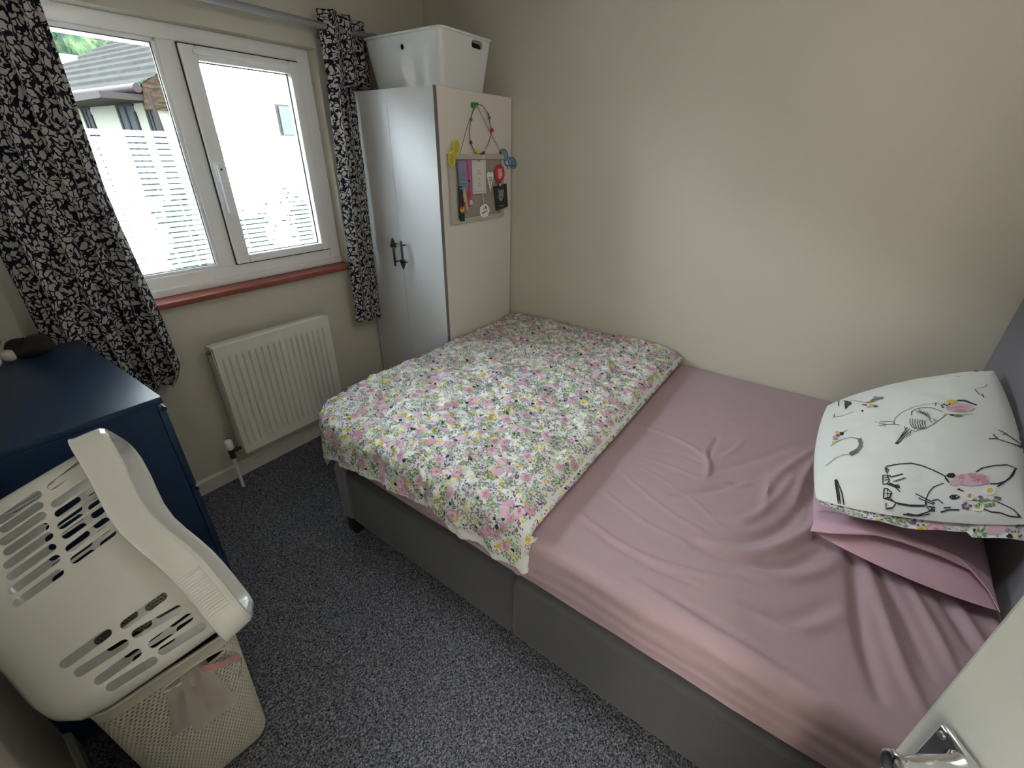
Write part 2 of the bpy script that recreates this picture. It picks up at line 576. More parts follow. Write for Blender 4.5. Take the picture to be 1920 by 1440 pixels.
b = MB(); b.box((XW - 0.1, DY1, 0), (XW, 0.0, ZC)); b.box((XW - 0.1, YB, 0), (XW, DY0, ZC)); b.box((XW - 0.1, DY0, DZ), (XW, DY1, ZC))
struct(b.build('wall_left', M['wall'], smooth=0))
b = MB()
b.box((XW - 1.7, YB - 0.4, 0), (XW - 1.6, -1.5, ZC)); b.box((XW - 1.6, -1.5, 0), (XW - 0.1, -1.4, ZC)); b.box((XW - 1.6, YB - 0.5, 0), (XW - 0.1, YB - 0.4, ZC))
struct(b.build('wall_hall', M['wall'], smooth=0))
# skirting boards with a chamfered top
def skirting(name, x0, y0, x1, y1, nx, ny, h=0.085, t=0.016):
    b = MB()
    a = Vector((x0, y0, 0)); d = Vector((x1 - x0, y1 - y0, 0)); n = Vector((nx, ny, 0))
    pr_ = [a, a + n * t, a + n * t + Vector((0, 0, h - 0.012)), a + n * 0.005 + Vector((0, 0, h)), a + Vector((0, 0, h))]
    b.prism(pr_, d)
    return struct(b.build(name, M['gloss'], smooth=0))
skirting('baseboard_window', XW, 0, 0, 0, 0, -1)
skirting('baseboard_right', 0, -0.02, 0, YB, -1, 0)
skirting('baseboard_left', XW, DY1 + 0.07, XW, -0.02, 1, 0)
skirting('baseboard_back', XW, YB, 0, YB, 0, 1)
b = MB()
for y in (DY0 - 0.0, DY1): b.box((XW, y - 0.03 if y == DY0 else y, 0), (XW + 0.015, y if y == DY0 else y + 0.06, DZ + 0.05), 0.003)
b.box((XW, DY0, DZ), (XW + 0.015, DY1, DZ + 0.05), 0.003)
struct(b.build('trim_1', M['gloss'], smooth=0))

# ------------------------------------------------------------------ window
win = thing('window_1', (-1.49, 0.1, WZ0), None, None); win['kind'] = 'structure'
YF, YG = 0.07, 0.085
b = MB()
FX0, FX1, FZ0, FZ1 = WX0, WX1, WZ0 - 0.026, WZ1
PX0, PX1, PZ0, PZ1 = -2.07, -1.468, 1.118, 2.036        # fixed pane
SX0, SX1, SZ0, SZ1 = -1.396, -0.857, 1.121, 2.029        # opening sash outline
b.box((FX0, YF, FZ0), (PX0, 0.14, FZ1), 0.004); b.box((SX1 + 0.006, YF, FZ0), (FX1, 0.14, FZ1), 0.004)
b.box((PX0, YF, FZ0), (SX1 + 0.006, 0.14, PZ0), 0.004); b.box((PX0, YF, PZ1), (SX1 + 0.006, 0.14, FZ1), 0.004)
b.box((PX1, YF, PZ0), (SX0 - 0.001, 0.14, PZ1), 0.002)
# stepped inner bead lip on the frame foot
b.box((FX0, YF - 0.010, WZ0 + 0.001), (FX1, YF, WZ0 + 0.034), 0.003)
fr = b.build('window_frame', M['upvc'], win)
b = MB(); t = 0.016
for (x0, x1, z0, z1) in ((PX0, PX0 + t, PZ0, PZ1), (PX1 - t, PX1, PZ0, PZ1), (PX0, PX1, PZ0, PZ0 + t), (PX0, PX1, PZ1 - t, PZ1)):
    b.box((x0, YF + 0.006, z0), (x1, YG + 0.006, z1), 0.005)
b.build('glazing_bead', M['upvc'], fr)
b = MB(); t2 = 0.019
for (x0, x1, z0, z1) in ((PX0, PX0 + t2, PZ0, PZ1), (PX1 - t2, PX1, PZ0, PZ1), (PX0, PX1, PZ0, PZ0 + t2), (PX0, PX1, PZ1 - t2, PZ1)):
    b.box((x0, YG - 0.002, z0), (x1, YG + 0.003, z1))
b.build('gasket', M['gasket'], fr, smooth=0)
b = MB(); b.box((PX0 + 0.01, YG + 0.003, PZ0 + 0.01), (PX1 - 0.01, YG + 0.007, PZ1 - 0.01)); b.build('window_pane', M['glass'], fr, smooth=0)
# opening sash
b = MB(); ys = 0.048
GX0, GX1, GZ0, GZ1 = -1.330, -0.910, 1.160, 1.975
b.box((SX0, ys, SZ0), (GX0, 0.12, SZ1), 0.007); b.box((GX1, ys, SZ0), (SX1, 0.12, SZ1), 0.007)
b.box((GX0, ys, SZ0), (GX1, 0.12, GZ0), 0.007); b.box((GX0, ys, GZ1), (GX1, 0.12, SZ1), 0.007)
sash = b.build('window_sash', M['upvc'], win)
b = MB()
for (x0, x1, z0, z1) in ((SX0 - 0.002, SX0 + 0.001, SZ0, SZ1), (SX1 - 0.001, SX1 + 0.004, SZ0, SZ1), (SX0, SX1, SZ0 - 0.004, SZ0 + 0.001), (SX0, SX1, SZ1 - 0.001, SZ1 + 0.004)):
    b.box((x0, 0.058, z0), (x1, 0.075, z1))
for (x0, x1, z0, z1) in ((GX0, GX0 + 0.004, GZ0, GZ1), (GX1 - 0.004, GX1, GZ0, GZ1), (GX0, GX1, GZ0, GZ0 + 0.004), (GX0, GX1, GZ1 - 0.004, GZ1)):
    b.box((x0, YG - 0.003, z0), (x1, YG + 0.003, z1))
b.build('gasket', M['gasket'], sash, smooth=0)
b = MB(); b.box((GX0, YG + 0.003, GZ0), (GX1, YG + 0.007, GZ1)); b.build('window_pane', M['glass'], sash, smooth=0)
b = MB(); b.box((FX0 + 0.03, 0.142, 2.020), (FX1 - 0.03, 0.20, 2.045), 0.004)
for i in range(9): b.box((-2.05 + i * 0.15, 0.13, 2.028), (-2.08 + i * 0.15, 0.142, 2.036))
b.build('head_drip', M['upvc'], fr)
b = MB(); b.box((-1.346, 0.034, 1.996), (-0.918, 0.05, 2.016), 0.004); b.box((-1.16, 0.030, 1.992), (-1.14, 0.036, 1.999), 0.002)
b.build('trickle_vent', M['upvc'], sash)
b = MB()
b.box((-1.388, 0.026, 1.50), (-1.360, ys, 1.585), 0.007); b.box((-1.386, 0.012, 1.365), (-1.358, 0.028, 1.575), 0.007)
b.slot(1).lathe([(0.006, 0), (0.006, 0.002)], (-1.374, 0.026, 1.553), (0, -1, 0), 12)
b.lathe([(0.005, 0), (0.005, 0.0015)], (-1.372, 0.0125, 1.556), (0, -1, 0), 12)
hd_ = b.build('window_handle', [M['upvc'], M['gasket']], sash)
# frosted privacy film with thin clear lines
def film(x0, x1, z0, parent):
    b = MB(); z = 1.705; pitch = 0.0225; gap = 0.0056
    b.box((x0, YG, z - 0.004), (x1, YG + 0.001, z))
    z -= 0.004
    while z - pitch > z0:
        b.box((x0, YG, z - pitch + gap), (x1, YG + 0.001, z)); z -= pitch
    b.box((x0, YG, z0), (x1, YG + 0.001, max(z0 + 0.001, z - gap)))
    b.build('privacy_film', M['film'], parent, smooth=0)
film(PX0 + 0.02, PX1 - 0.02, PZ0 + 0.019, fr)
film(GX0 + 0.004, GX1 - 0.012, GZ0 + 0.001, sash)
b = MB(); b.box((WX0 + 0.01, -0.052, 1.005), (WX1 + 0.012, YF, 1.030), 0.006, 3)
b.build('window_sill', M['sill'], win)

# ------------------------------------------------------------------ door (open, beside the camera)
dirv = Vector((0.83, 0.555, 0)).normalized(); nrm = Vector((-dirv.y, dirv.x, 0))
def ray(u, v): return FW + RT * ((u - 960) / 828.17) - UP * ((v - 720) / 828.17)
PC = Vector((-2.0287, -2.6075, 1.1645))       # top corner of the handle plate on the door face
# free edge of the door: plate corner plus 22 mm along the face
EDGE = PC + dirv * 0.019
face0 = EDGE - nrm * 0.003
dr = thing('door_1', (face0.x - dirv.x * 0.76, face0.y - dirv.y * 0.76, 0.0), None, None); dr['kind'] = 'structure'
def dpt(a, n_, z): return Vector((face0.x, face0.y, 0)) - dirv * a + nrm * n_ + Vector((0, 0, z))
b = MB()
b.prism([dpt(0, 0, 0.008), dpt(0.75, 0, 0.008), dpt(0.75, -0.038, 0.008), dpt(0, -0.038, 0.008)], (0, 0, 1.97))
leaf = b.build('door_leaf', M['doorp'], dr, smooth=0, mods=[('BEVEL', dict(width=0.003, segments=2))])
def dbox(a0, a1, n0, n1, z0, z1, name, mt, par, bev=0.002):
    b = MB(); b.prism([dpt(a0, n0, z0), dpt(a1, n0, z0), dpt(a1, n1, z0), dpt(a0, n1, z0)], (0, 0, z1 - z0))
    return b.build(name, mt, par, smooth=30, mods=[('BEVEL', dict(width=bev, segments=2))])
plate = dbox(0.019, 0.061, 0.003, 0.011, 1.010, 1.1625, 'handle_plate', M['chrome'], leaf, 0.003)
b = MB(); sp = dpt(0.052, 0.008, 1.147)
b.lathe([(0.016, 0), (0.016, 0.006), (0.0128, 0.010), (0.0122, 0.03), (0.0122, 0.034), (0.0115, 0.036), (0.0105, 0.05), (0.012, 0.056), (0.0155, 0.060), (0.0155, 0.063), (0.013, 0.065)], sp, nrm, 28)
pts = [sp + nrm * 0.052, sp + nrm * 0.053 - dirv * 0.03, sp + nrm * 0.052 - dirv * 0.07 + Vector((0, 0, -.004)), sp + nrm * 0.05 - dirv * 0.115 + Vector((0, 0, -.010))]
b.tube(pts, [0.0095, 0.009, 0.0085, 0.008], 14)
b.build('door_handle', M['chrome'], leaf)
b = MB()
for z in (1.153, 1.020): b.lathe([(0.0035, 0), (0.0035, 0.0012), (0.002, 0.0012)], dpt(0.026, 0.011, z), nrm, 14)
b.build('screw', M['steel'], leaf)

# ------------------------------------------------------------------ curtain rod and curtains
rod = thing('curtain_rod', (-1.4, -0.1, 2.17), 'brushed grey metal curtain rod running above the window', 'curtain rod')
b = MB(); b.tube([(-2.45, -0.1, 2.17), (-0.50, -0.1, 2.17)], 0.0155, 18); b.build('rod', M['steel'], rod)
b = MB(); b.lathe([(0.017, 0), (0.022, 0.004), (0.022, 0.03), (0.016, 0.036), (0.020, 0.05), (0.012, 0.06)], (-0.50, -0.1, 2.17), (1, 0, 0), 18)
b.build('finial', M['steel'], rod)
for x in (-0.745, -2.3):
    b = MB(); b.tube([(x, 0.0, 2.15), (x, -0.06, 2.15), (x, -0.1, 2.157)], 0.006, 8); b.lathe([(0.02, 0), (0.02, 0.006)], (x, 0.0, 2.15), (0, -1, 0), 14)
    b.build('bracket', M['steel'], rod)

def lerp_tab(tab, z):
    if z >= tab[0][0]: return tab[0][1]
    for (z0, a), (z1, c) in zip(tab, tab[1:]):
        if z >= z1: return a + (c - a) * (z0 - z) / (z0 - z1)
    return tab[-1][1]

def curtain(name, label, tabL, tabR, ztop, zbot, folds, amp, ycf, arc, seed, nu=150, nv=90):
    b = MB()
    def fn(s, t):
        z = ztop + (zbot - ztop) * t
        x0, x1 = lerp_tab(tabL, z), lerp_tab(tabR, z)
        ph = folds * 2 * PI * s + 0.5 * math.sin(2.2 * t + seed) + 0.9 * math.sin(5 * s + seed)
        a = amp * (0.75 + 0.35 * math.sin(3.1 * s + 1.7 * t + seed) + 0.15 * t)
        x = x0 + (x1 - x0) * s + 0.012 * math.sin(2 * ph + 0.6)
        y = ycf(x, z, s) + a * math.sin(ph) + 0.006 * fbm(x * 9, z * 3, seed)
        z += 0.006 * math.sin(ph * 0.5 + seed) * t
        return (x, y, z, s * arc, z)
    b.grid(fn, nu, nv)
    o = b.build(name, M['curtain'], None, smooth=80, mods=[('SOLIDIFY', dict(thickness=0.002))])
    return tag(o, label, 'curtain', 'printed curtains')
curtain('curtain', 'black and cream print curtain on the wardrobe side of the window, gathered narrow',
        [(2.23, -0.80), (1.9, -0.80), (0.69, -0.855)], [(2.23, -0.50), (2.05, -0.49), (1.945, -0.50), (1.925, -0.668), (1.6, -0.672), (0.69, -0.69)],
        2.235, 0.685, 3.3, 0.030, lambda x, z, s: -0.115 + (0.055 * max(0, min(1, (x + 0.66) / 0.06)) if z > 1.9 else 0.0) - 0.004, 0.75, 1.0)
curtain('curtain', 'long black and cream print curtain hanging behind the navy chest of drawers',
        [(2.23, -2.19), (1.6, -2.20), (1.03, -2.215), (0.70, -2.19)], [(2.23, -1.84), (1.5, -1.845), (1.0, -1.815), (0.75, -1.815), (0.69, -1.85)],
        2.235, 0.69, 4.3, 0.046, lambda x, z, s: -0.105 - 0.02 * max(0, s - 0.45), 1.15, 2.3, 190, 100)

# ------------------------------------------------------------------ radiator
rad = thing('radiator', (-1.389, -0.12, 0.203), 'white ribbed panel radiator on the wall below the window', 'radiator')
RX0, RX1, RZ0, RZ1, RY = -1.697, -1.081, 0.203, 0.803, -0.150
b = MB(); nr = 18
def radfn(s, t):
    x = RX0 + 0.006 + (RX1 - RX0 - 0.012) * s
    z = RZ0 + 0.008 + (RZ1 - RZ0 - 0.016) * t
    f = ((x - (RX0 + 0.022)) / ((RX1 - RX0 - 0.044) / nr)) % 1.0
    ins = (RX0 + 0.022 < x < RX1 - 0.022) and (RZ0 + 0.042 < z < RZ1 - 0.052)
    d = 0.0
    if ins:
        g = 0.5 - 0.5 * math.cos(2 * PI * f)
        g = abs(f - 0.16) / 0.16; d = -0.013 * max(0.0, 1 - g) ** 0.8 if f < 0.32 else 0.0
        e = min((z - RZ0 - 0.042), (RZ1 - 0.052 - z)) / 0.02
        d *= max(0, min(1, e))
    return (x, RY - d, z)
b.grid(radfn, 306, 60)
b.box((RX0, RY + 0.016, RZ0), (RX1, RY + 0.030, RZ1), 0.003)
for lo_, hi_ in (((RX0, RZ0), (RX0 + 0.007, RZ1)), ((RX1 - 0.007, RZ0), (RX1, RZ1)), ((RX0, RZ0), (RX1, RZ0 + 0.009)), ((RX0, RZ1 - 0.009), (RX1, RZ1))):
    b.box((lo_[0], RY + 0.0005, lo_[1]), (hi_[0], RY + 0.018, hi_[1]), 0.001)
body = b.build('panel', M['rad'], rad, smooth=30)
b = MB(); b.box((RX0 - 0.002, RY - 0.002, RZ1 - 0.002), (RX1 + 0.002, RY + 0.07, RZ1 + 0.006), 0.003)
for x in (RX0 - 0.003, RX1): b.box((x, RY + 0.012, RZ0 + 0.01), (x + 0.003, RY + 0.07, RZ1), 0.001)
b.build('top_grille', M['rad'], rad)
b = MB(); b.box((RX0 + 0.03, RY + 0.03, RZ0 + 0.02), (RX1 - 0.03, RY + 0.06, RZ1 - 0.02)); b.build('convector_fins', M['rad'], rad, smooth=0)
for x in (RX0 + 0.1, RX1 - 0.1):
    b = MB(); b.box((x, RY + 0.06, RZ0 + 0.08), (x + 0.03, -0.0, RZ0 + 0.5)); b.build('bracket', M['rad'], rad, smooth=0)
b = MB(); b.lathe([(0.009, 0), (0.009, 0.012), (0.006, 0.02)], (RX0, RY + 0.03, RZ1 - 0.02), (-1, 0, 0), 12); b.build('air_vent', M['brass'], rad)
vx, vy = -1.748, -0.11
b = MB(); b.lathe([(0.017, 0), (0.019, 0.004), (0.018, 0.045), (0.014, 0.052)], (vx, vy, 0.25), (0, 0, 1), 18)
vc = b.build('valve_cap', M['upvc'], rad)
b = MB(); b.lathe([(0.013, 0), (0.015, 0.01), (0.012, 0.025), (0.016, 0.035), (0.016, 0.05), (0.011, 0.058)], (vx, vy, 0.193), (0, 0, 1), 14)
b.tube([(vx, vy, 0.232), (RX0 + 0.002, vy, 0.232)], 0.009, 12); b.lathe([(0.014, 0), (0.014, 0.014)], (vx + 0.016, vy, 0.232), (1, 0, 0), 6)
b.build('valve_body', M['brass'], rad)
b = MB(); b.tube([(vx, vy, 0.0), (vx, vy, 0.197)], 0.0085, 12); b.build('pipe', M['rad'], rad)

# ------------------------------------------------------------------ wardrobe
WZ = 1.917; WXF = -0.648; WY0 = -0.665
wd = thing('wardrobe', (-0.32, -0.34, 0), 'tall white two-door wardrobe in the corner with black arrow handles', 'wardrobe')
b = MB()
b.box((-0.624, WY0, 0.0), (-0.012, WY0 + 0.018, WZ), 0.001); b.box((-0.624, -0.036, 0.0), (-0.012, -0.018, WZ), 0.001)
b.box((-0.624, WY0 + 0.018, WZ - 0.018), (-0.012, -0.036, WZ)); b.box((-0.624, WY0 + 0.018, 0.06), (-0.012, -0.036, 0.078)); b.box((-0.02, WY0 + 0.018, 0.06), (-0.012, -0.036, WZ - 0.018))
b.box((-0.60, WY0 + 0.018, 0.0), (-0.58, -0.036, 0.06))
b.build('carcass', M['wardside'], wd, smooth=0)
def arrow(b, y, z0, z1, upw):
    x = WXF - 0.032
    b.box((x - 0.004, y - 0.006, z0 + (0 if not upw else 0)), (x + 0.004, y + 0.006, z1), 0.001)
    s = 1 if upw else -1; zt = z1 if upw else z0
    b.prism([(x - 0.005, y - 0.022, zt - s * 0.035), (x - 0.005, y + 0.022, zt - s * 0.035), (x - 0.005, y, zt + s * 0.010)], (0.010, 0, 0))
    b.prism([(x - 0.005, y - 0.022, zt - s * 0.035), (x - 0.005, y, zt - s * 0.02), (x - 0.005, y + 0.022, zt - s * 0.035), (x - 0.005, y + 0.016, zt - s * 0.045), (x - 0.005, y - 0.016, zt - s * 0.045)], (0.010, 0, 0))
    for z in (z0 + 0.025, z1 - 0.025): b.tube([(x, y, z), (WXF + 0.001, y, z)], 0.004, 8)
for (y0, y1, hy, up_) in ((-0.333, -0.022, -0.302, True), (WY0 + 0.001, -0.335, -0.372, False)):
    b = MB(); b.box((WXF, y0, 0.06), (WXF + 0.020, y1, WZ), 0.0012); d_ = b.build('door', M['ward'], wd, smooth=0)
    if not up_:
        b = MB(); b.box((WXF - 0.0005, y0 - 0.0008, 0.06), (WXF + 0.0205, y0, WZ)); b.build('edge_band', M['edgeb'], d_, smooth=0)
    b = MB(); arrow(b, hy, 1.035, 1.185, up_); b.build('handle', M['black'], d_, smooth=30)

# ------------------------------------------------------------------ storage box on the wardrobe
def rrect(x0, x1, y0, y1, r, n=5):
    out = []
    for cx, cy, a0 in ((x1 - r, y1 - r, 0), (x0 + r, y1 - r, 90), (x0 + r, y0 + r, 180), (x1 - r, y0 + r, 270)):
        for i in range(n + 1):
            a = R(a0 + 90 * i / n); out.append((cx + r * math.cos(a), cy + r * math.sin(a)))
    return out
BX = (-0.58, -0.18, -0.667, -0.115)
b = MB(); rings = []
for z, ins, r in ((WZ + 0.001, 0.045, 0.03), (WZ + 0.006, 0.034, 0.03), (2.12, 0.006, 0.035), (2.14, 0.004, 0.035), (2.143, -0.004, 0.037), (2.151, -0.004, 0.037), (2.152, 0.003, 0.035), (2.13, 0.008, 0.033), (WZ + 0.012, 0.038, 0.03), (WZ + 0.010, 0.05, 0.03)):
    rings.append([(x, y, z) for x, y in rrect(BX[0] + ins, BX[1] - ins, BX[2] + ins, BX[3] - ins, r)])
n = len(rings[0])
vs = [p for rg in rings for p in rg]
fs = [(i * n + j, i * n + (j + 1) % n, (i + 1) * n + (j + 1) % n, (i + 1) * n + j) for i in range(len(rings) - 1) for j in range(n)]
fs += [tuple(range(n))[::-1], tuple((len(rings) - 1) * n + j for j in range(n))]
b.add(vs, fs)
sb = b.build('storage_box', M['plastic'], None, smooth=40)
tag(sb, 'glossy white plastic storage box sitting on top of the wardrobe', 'box')
def cutter(polys, name='cut'):
    b = MB()
    for pts, d in polys: b.prism(pts, d)
    o = b.build(name, M['plastic'], None, loc=(0, 0, 0), smooth=0)
    return o
def stadium(c, u, v, hl, hw, n=8):
    """rounded slot polygon centred c, long axis u, short axis v"""
    c = Vector(c); u = Vector(u).normalized(); v = Vector(v).normalized(); out = []
    for sgn, a0 in ((1, -90), (-1, 90)):
        for i in range(n + 1):
            a = R(a0 + 180 * i / n); out.append(c + u * (sgn * (hl - hw) + hw * math.cos(a)) + v * (hw * math.sin(a)))
    return out
def cut(o, polys, selfx=False):
    k = cutter(polys)
    md = o.modifiers.new('cut', 'BOOLEAN'); md.operation = 'DIFFERENCE'; md.object = k; md.solver = 'FAST' if selfx else 'EXACT'
    bpy.context.view_layer.update()
    bake(o)
    bpy.data.objects.remove(k)
cut(sb, [(stadium((-0.62, -0.399, 2.094), (0, 1, 0), (0, 0, 1), 0.0125, 0.0115), (0.08, 0, 0)),
         (stadium((-0.309, -0.72, 2.117), (1, 0, 0), (0, 0, 1), 0.043, 0.0165), (0, 0.09, 0))])

b = MB(); b.box((BX[0] + 0.045, BX[2] + 0.045, WZ + 0.016), (BX[1] - 0.045, BX[3] - 0.045, 2.135), 0.02, 3)  # dark filler added so the hand holes of the box read dark
tag(b.build('box_dark_filler', M['darkbag'], None), 'dark filler block added inside the storage box to darken its hand holes', 'infill')

# ------------------------------------------------------------------ memo board and the things hung on it
YS = WY0            # wardrobe side plane
def P2(x, z, off=0.0): return Vector((x, YS - off, z))
mb_ = thing('memo_board', (-0.345, YS, 1.29), 'whitewashed square frame with grey linen board hung on the wardrobe side', 'memo board')
b = MB()
for lo, hi in (((-0.580, 1.29), (-0.535, 1.63)), ((-0.130, 1.29), (-0.108, 1.63)), ((-0.535, 1.605), (-0.130, 1.63)), ((-0.535, 1.29), (-0.130, 1.314))):
    b.box((lo[0], YS - 0.018, lo[1]), (hi[0], YS - 0.001, hi[1]), 0.002)
b.build('frame', M['frame'], mb_, smooth=0)
b = MB(); b.box((-0.54, YS - 0.008, 1.30), (-0.125, YS - 0.002, 1.61)); b.build('linen_panel', M['cork'], mb_, smooth=0)
b = MB()
b.tube([P2(-0.345, 1.862, 0.012), P2(-0.42, 1.76, 0.01), P2(-0.50, 1.63, 0.02)], 0.0016, 5); b.tube([P2(-0.345, 1.862, 0.012), P2(-0.23, 1.74, 0.01), P2(-0.13, 1.63, 0.02)], 0.0016, 5)
b.build('hanging_cord', M['string'], mb_)
# hook clip
b = MB(); b.box((-0.378, YS - 0.018, 1.845), (-0.352, YS - 0.002, 1.868), 0.005, 3); b.ball((-0.372, YS - 0.022, 1.850), 0.010); b.ball((-0.342, YS - 0.016, 1.862), 0.008)
tag(b.build('hook', M['grn'], None), 'small green plastic hook stuck high on the wardrobe side', 'hook')
# beaded necklace
nk = thing('necklace', (-0.33, YS - 0.014, 1.63), 'string necklace with coloured beads looped over the green hook', 'necklace')
path = [(-0.360, 1.855), (-0.385, 1.82), (-0.402, 1.775), (-0.412, 1.735), (-0.408, 1.69), (-0.385, 1.655), (-0.352, 1.635), (-0.318, 1.632), (-0.285, 1.648), (-0.255, 1.68), (-0.232, 1.715), (-0.222, 1.75), (-0.240, 1.80), (-0.262, 1.835), (-0.30, 1.858), (-0.345, 1.862)]
b = MB(); b.tube([P2(x, z, 0.016) for x, z in path], 0.0022, 6); b.build('cord', M['string'], nk)
for x, z, mm, r in ((-0.398, 1.79, 'string', 0.008), (-0.405, 1.685, 'maroon', 0.009), (-0.345, 1.640, 'ylw', 0.009), (-0.367, 1.645, 'ylw', 0.007), (-0.30, 1.636, 'maroon', 0.008), (-0.318, 1.632, 'maroon', 0.006), (-0.286, 1.652, 'cream', 0.006), (-0.222, 1.748, 'red', 0.011), (-0.243, 1.806, 'beadblue', 0.008), (-0.250, 1.822, 'beadblue', 0.006), (-0.272, 1.842, 'rose2', 0.006), (-0.30, 1.618, 'petal', 0.006)):
    b = MB(); b.ball(P2(x, z, 0.018), r, 7); b.build('bead', M[mm], nk)
# slatted party glasses
def shutter_glasses(cx, cz, ang, mt, label, tw):
    g = thing('party_glasses', P2(cx, cz, 0.02), label, 'party glasses')
    rot = 1.15 * (Matrix.Rotation(R(ang), 3, 'Y') @ Matrix.Rotation(R(tw), 3, 'Z'))
    def T(p): return P2(cx, cz, 0.024) + rot @ Vector(p)
    b = MB()
    for sx in (-1, 1):
        ring = [T((sx * 0.034 + 0.029 * math.cos(a) * (1 - 0.12 * math.sin(a)), 0, 0.024 * math.sin(a))) for a in [2 * PI * i / 20 for i in range(20)]]
        b.tube(ring, 0.0028, 6, closed=True)
    b.tube([T((-0.008, 0, 0.006)), T((0, 0, 0.010)), T((0.008, 0, 0.006))], 0.003, 6)
    fr_ = b.build('front', mt, g)
    b = MB()
    for sx in (-1, 1):
        for k in range(-3, 4):
            zz = k * 0.0065; hw = 0.028 * math.sqrt(max(0.05, 1 - (zz / 0.0245) ** 2))
            b.tube([T((sx * 0.034 - hw, 0, zz)), T((sx * 0.034 + hw, 0, zz))], 0.0017, 5)
    b.build('slats', mt, g)
    for sx in (-1, 1):
        b = MB(); b.tube([T((sx * 0.062, 0, 0.008)), T((sx * 0.058, 0.006, 0.0)), T((sx * 0.0 + 0.01, 0.012, -0.028)), T((sx * -0.03, 0.012, -0.036))], 0.0024, 6)
        b.build('temple', mt, g)
shutter_glasses(-0.548, 1.637, -44, M['ylw'], 'yellow slatted party glasses hooked on the left corner of the memo board', 12)
shutter_glasses(-0.072, 1.607, 34, M['blu'], 'blue slatted party glasses hooked on the right corner of the memo board', -12)
def strip(b, pts, wd_, off, droop=0.0):
    """flat ribbon of width wd_ following (x,z) pts on the board"""
    L_ = []
    for i, (x, z) in enumerate(pts):
        a = Vector(pts[min(i + 1, len(pts) - 1)]) - Vector(pts[max(i - 1, 0)]); a.normalize()
        nx, nz = -a.y, a.x
        o_ = off + 0.002 * math.sin(i * 1.7)
        L_.append((P2(x - nx * wd_ / 2, z - nz * wd_ / 2, o_), P2(x + nx * wd_ / 2, z + nz * wd_ / 2, o_ + 0.002)))
    vs = [p for ab in L_ for p in ab]
    b.add(vs, [(2 * i, 2 * i + 1, 2 * i + 3, 2 * i + 2) for i in range(len(L_) - 1)])
SOL = [('SOLIDIFY', dict(thickness=0.0012))]
b = MB()
for k, (x0, x1) in enumerate(((-0.525, -0.505), (-0.507, -0.478), (-0.485, -0.462))):
    b.slot(0); strip(b, [(x0 + 0.012, 1.60), (x0 + 0.01, 1.56), (x0 + 0.02, 1.50), (x0 + 0.024, 1.45)], 0.02, 0.022 + 0.003 * k)
    b.slot(1)
    for i in range(9):
        z = 1.595 - i * 0.0155; b.poly([P2(x0 + 0.004, z, 0.0262 + 0.003 * k), P2(x0 + 0.022 + 0.008 * (i > 4), z - 0.004, 0.0272 + 0.003 * k), P2(x0 + 0.022 + 0.008 * (i > 4), z - 0.010, 0.0272 + 0.003 * k), P2(x0 + 0.004, z - 0.006, 0.0262 + 0.003 * k)])
tag(b.build('ribbon', [M['lil'], M['teal']], None, smooth=0), 'lilac and teal striped ribbon hanging at the left of the memo board', 'ribbon')
b = MB(); strip(b, [(-0.447, 1.605), (-0.444, 1.55), (-0.437, 1.47), (-0.428, 1.405)], 0.019, 0.022)
b.slot(1); strip(b, [(-0.428, 1.404), (-0.425, 1.380)], 0.021, 0.023); b.slot(2)
b.add([P2(-0.443, 1.505, .0255), P2(-0.433, 1.505, .0265), P2(-0.433, 1.495, .0265), P2(-0.443, 1.495, .0255)], [(0, 1, 2, 3)])
for i in range(6): z = 1.48 - i * 0.009; b.add([P2(-0.4405, z, .0255), P2(-0.4365, z, .026), P2(-0.4365, z - 0.005, .026), P2(-0.4405, z - 0.005, .0255)], [(0, 1, 2, 3)])
tag(b.build('lanyard', [M['hotpink'], M['paper'], M['ink']], None, smooth=0), 'hot pink lanyard strip hanging on the memo board', 'lanyard')
b = MB(); b.slot(0)
b.prism([P2(-0.522, 1.480, 0.020), P2(-0.484, 1.475, 0.020), P2(-0.482, 1.300, 0.020), P2(-0.520, 1.302, 0.020)], (0, -0.003, 0))
for i, mm in enumerate((1, 2, 3, 4)):
    b.slot(mm); zc = 1.385 - i * 0.009
    pts = [(-0.518 + 0.034 * k / 6, zc - 0.010 * math.sin(PI * k / 6)) for k in range(7)]
    b.add([P2(x, z, 0.0245) for x, z in pts] + [P2(x, z - 0.009, 0.0245) for x, z in pts], [(k, k + 1, k + 8, k + 7) for k in range(6)])
tag(b.build('pouch', [M['darkp'], M['red'], M['orange'], M['ylw'], M['grn']], None, smooth=0), 'black pouch with a rainbow print hanging at the left of the memo board', 'pouch')
b = MB(); strip(b, [(-0.488, 1.475), (-0.478, 1.44), (-0.466, 1.39), (-0.458, 1.355)], 0.014, 0.026); strip(b, [(-0.480, 1.475), (-0.492, 1.44), (-0.484, 1.40)], 0.010, 0.028)
tag(b.build('ribbon', [M['peach']], None, smooth=0, mods=SOL), 'peach ribbon trailing over the black rainbow pouch', 'ribbon')
b = MB(); b.box((-0.396, YS - 0.014, 1.432), (-0.276, YS - 0.012, 1.602), 0)
b.slot(1)
for i, (w0, z) in enumerate(((0.030, 1.548), (0.016, 1.541), (0.036, 1.534), (0.010, 1.505), (0.014, 1.485), (0.028, 1.470))):
    b.box((-0.338 - w0 / 2, YS - 0.0145, z), (-0.338 + w0 / 2, YS - 0.0138, z + 0.003))
for lo, hi in (((-0.388, 1.594), (-0.284, 1.5955)), ((-0.388, 1.442), (-0.284, 1.4435)), ((-0.388, 1.442), (-0.3868, 1.5955)), ((-0.2852, 1.442), (-0.284, 1.5955))):
    b.box((lo[0], YS - 0.0145, lo[1]), (hi[0], YS - 0.0138, hi[1]))
b.slot(2).box((-0.345, YS - 0.018, 1.595), (-0.331, YS - 0.012, 1.609), 0.001)
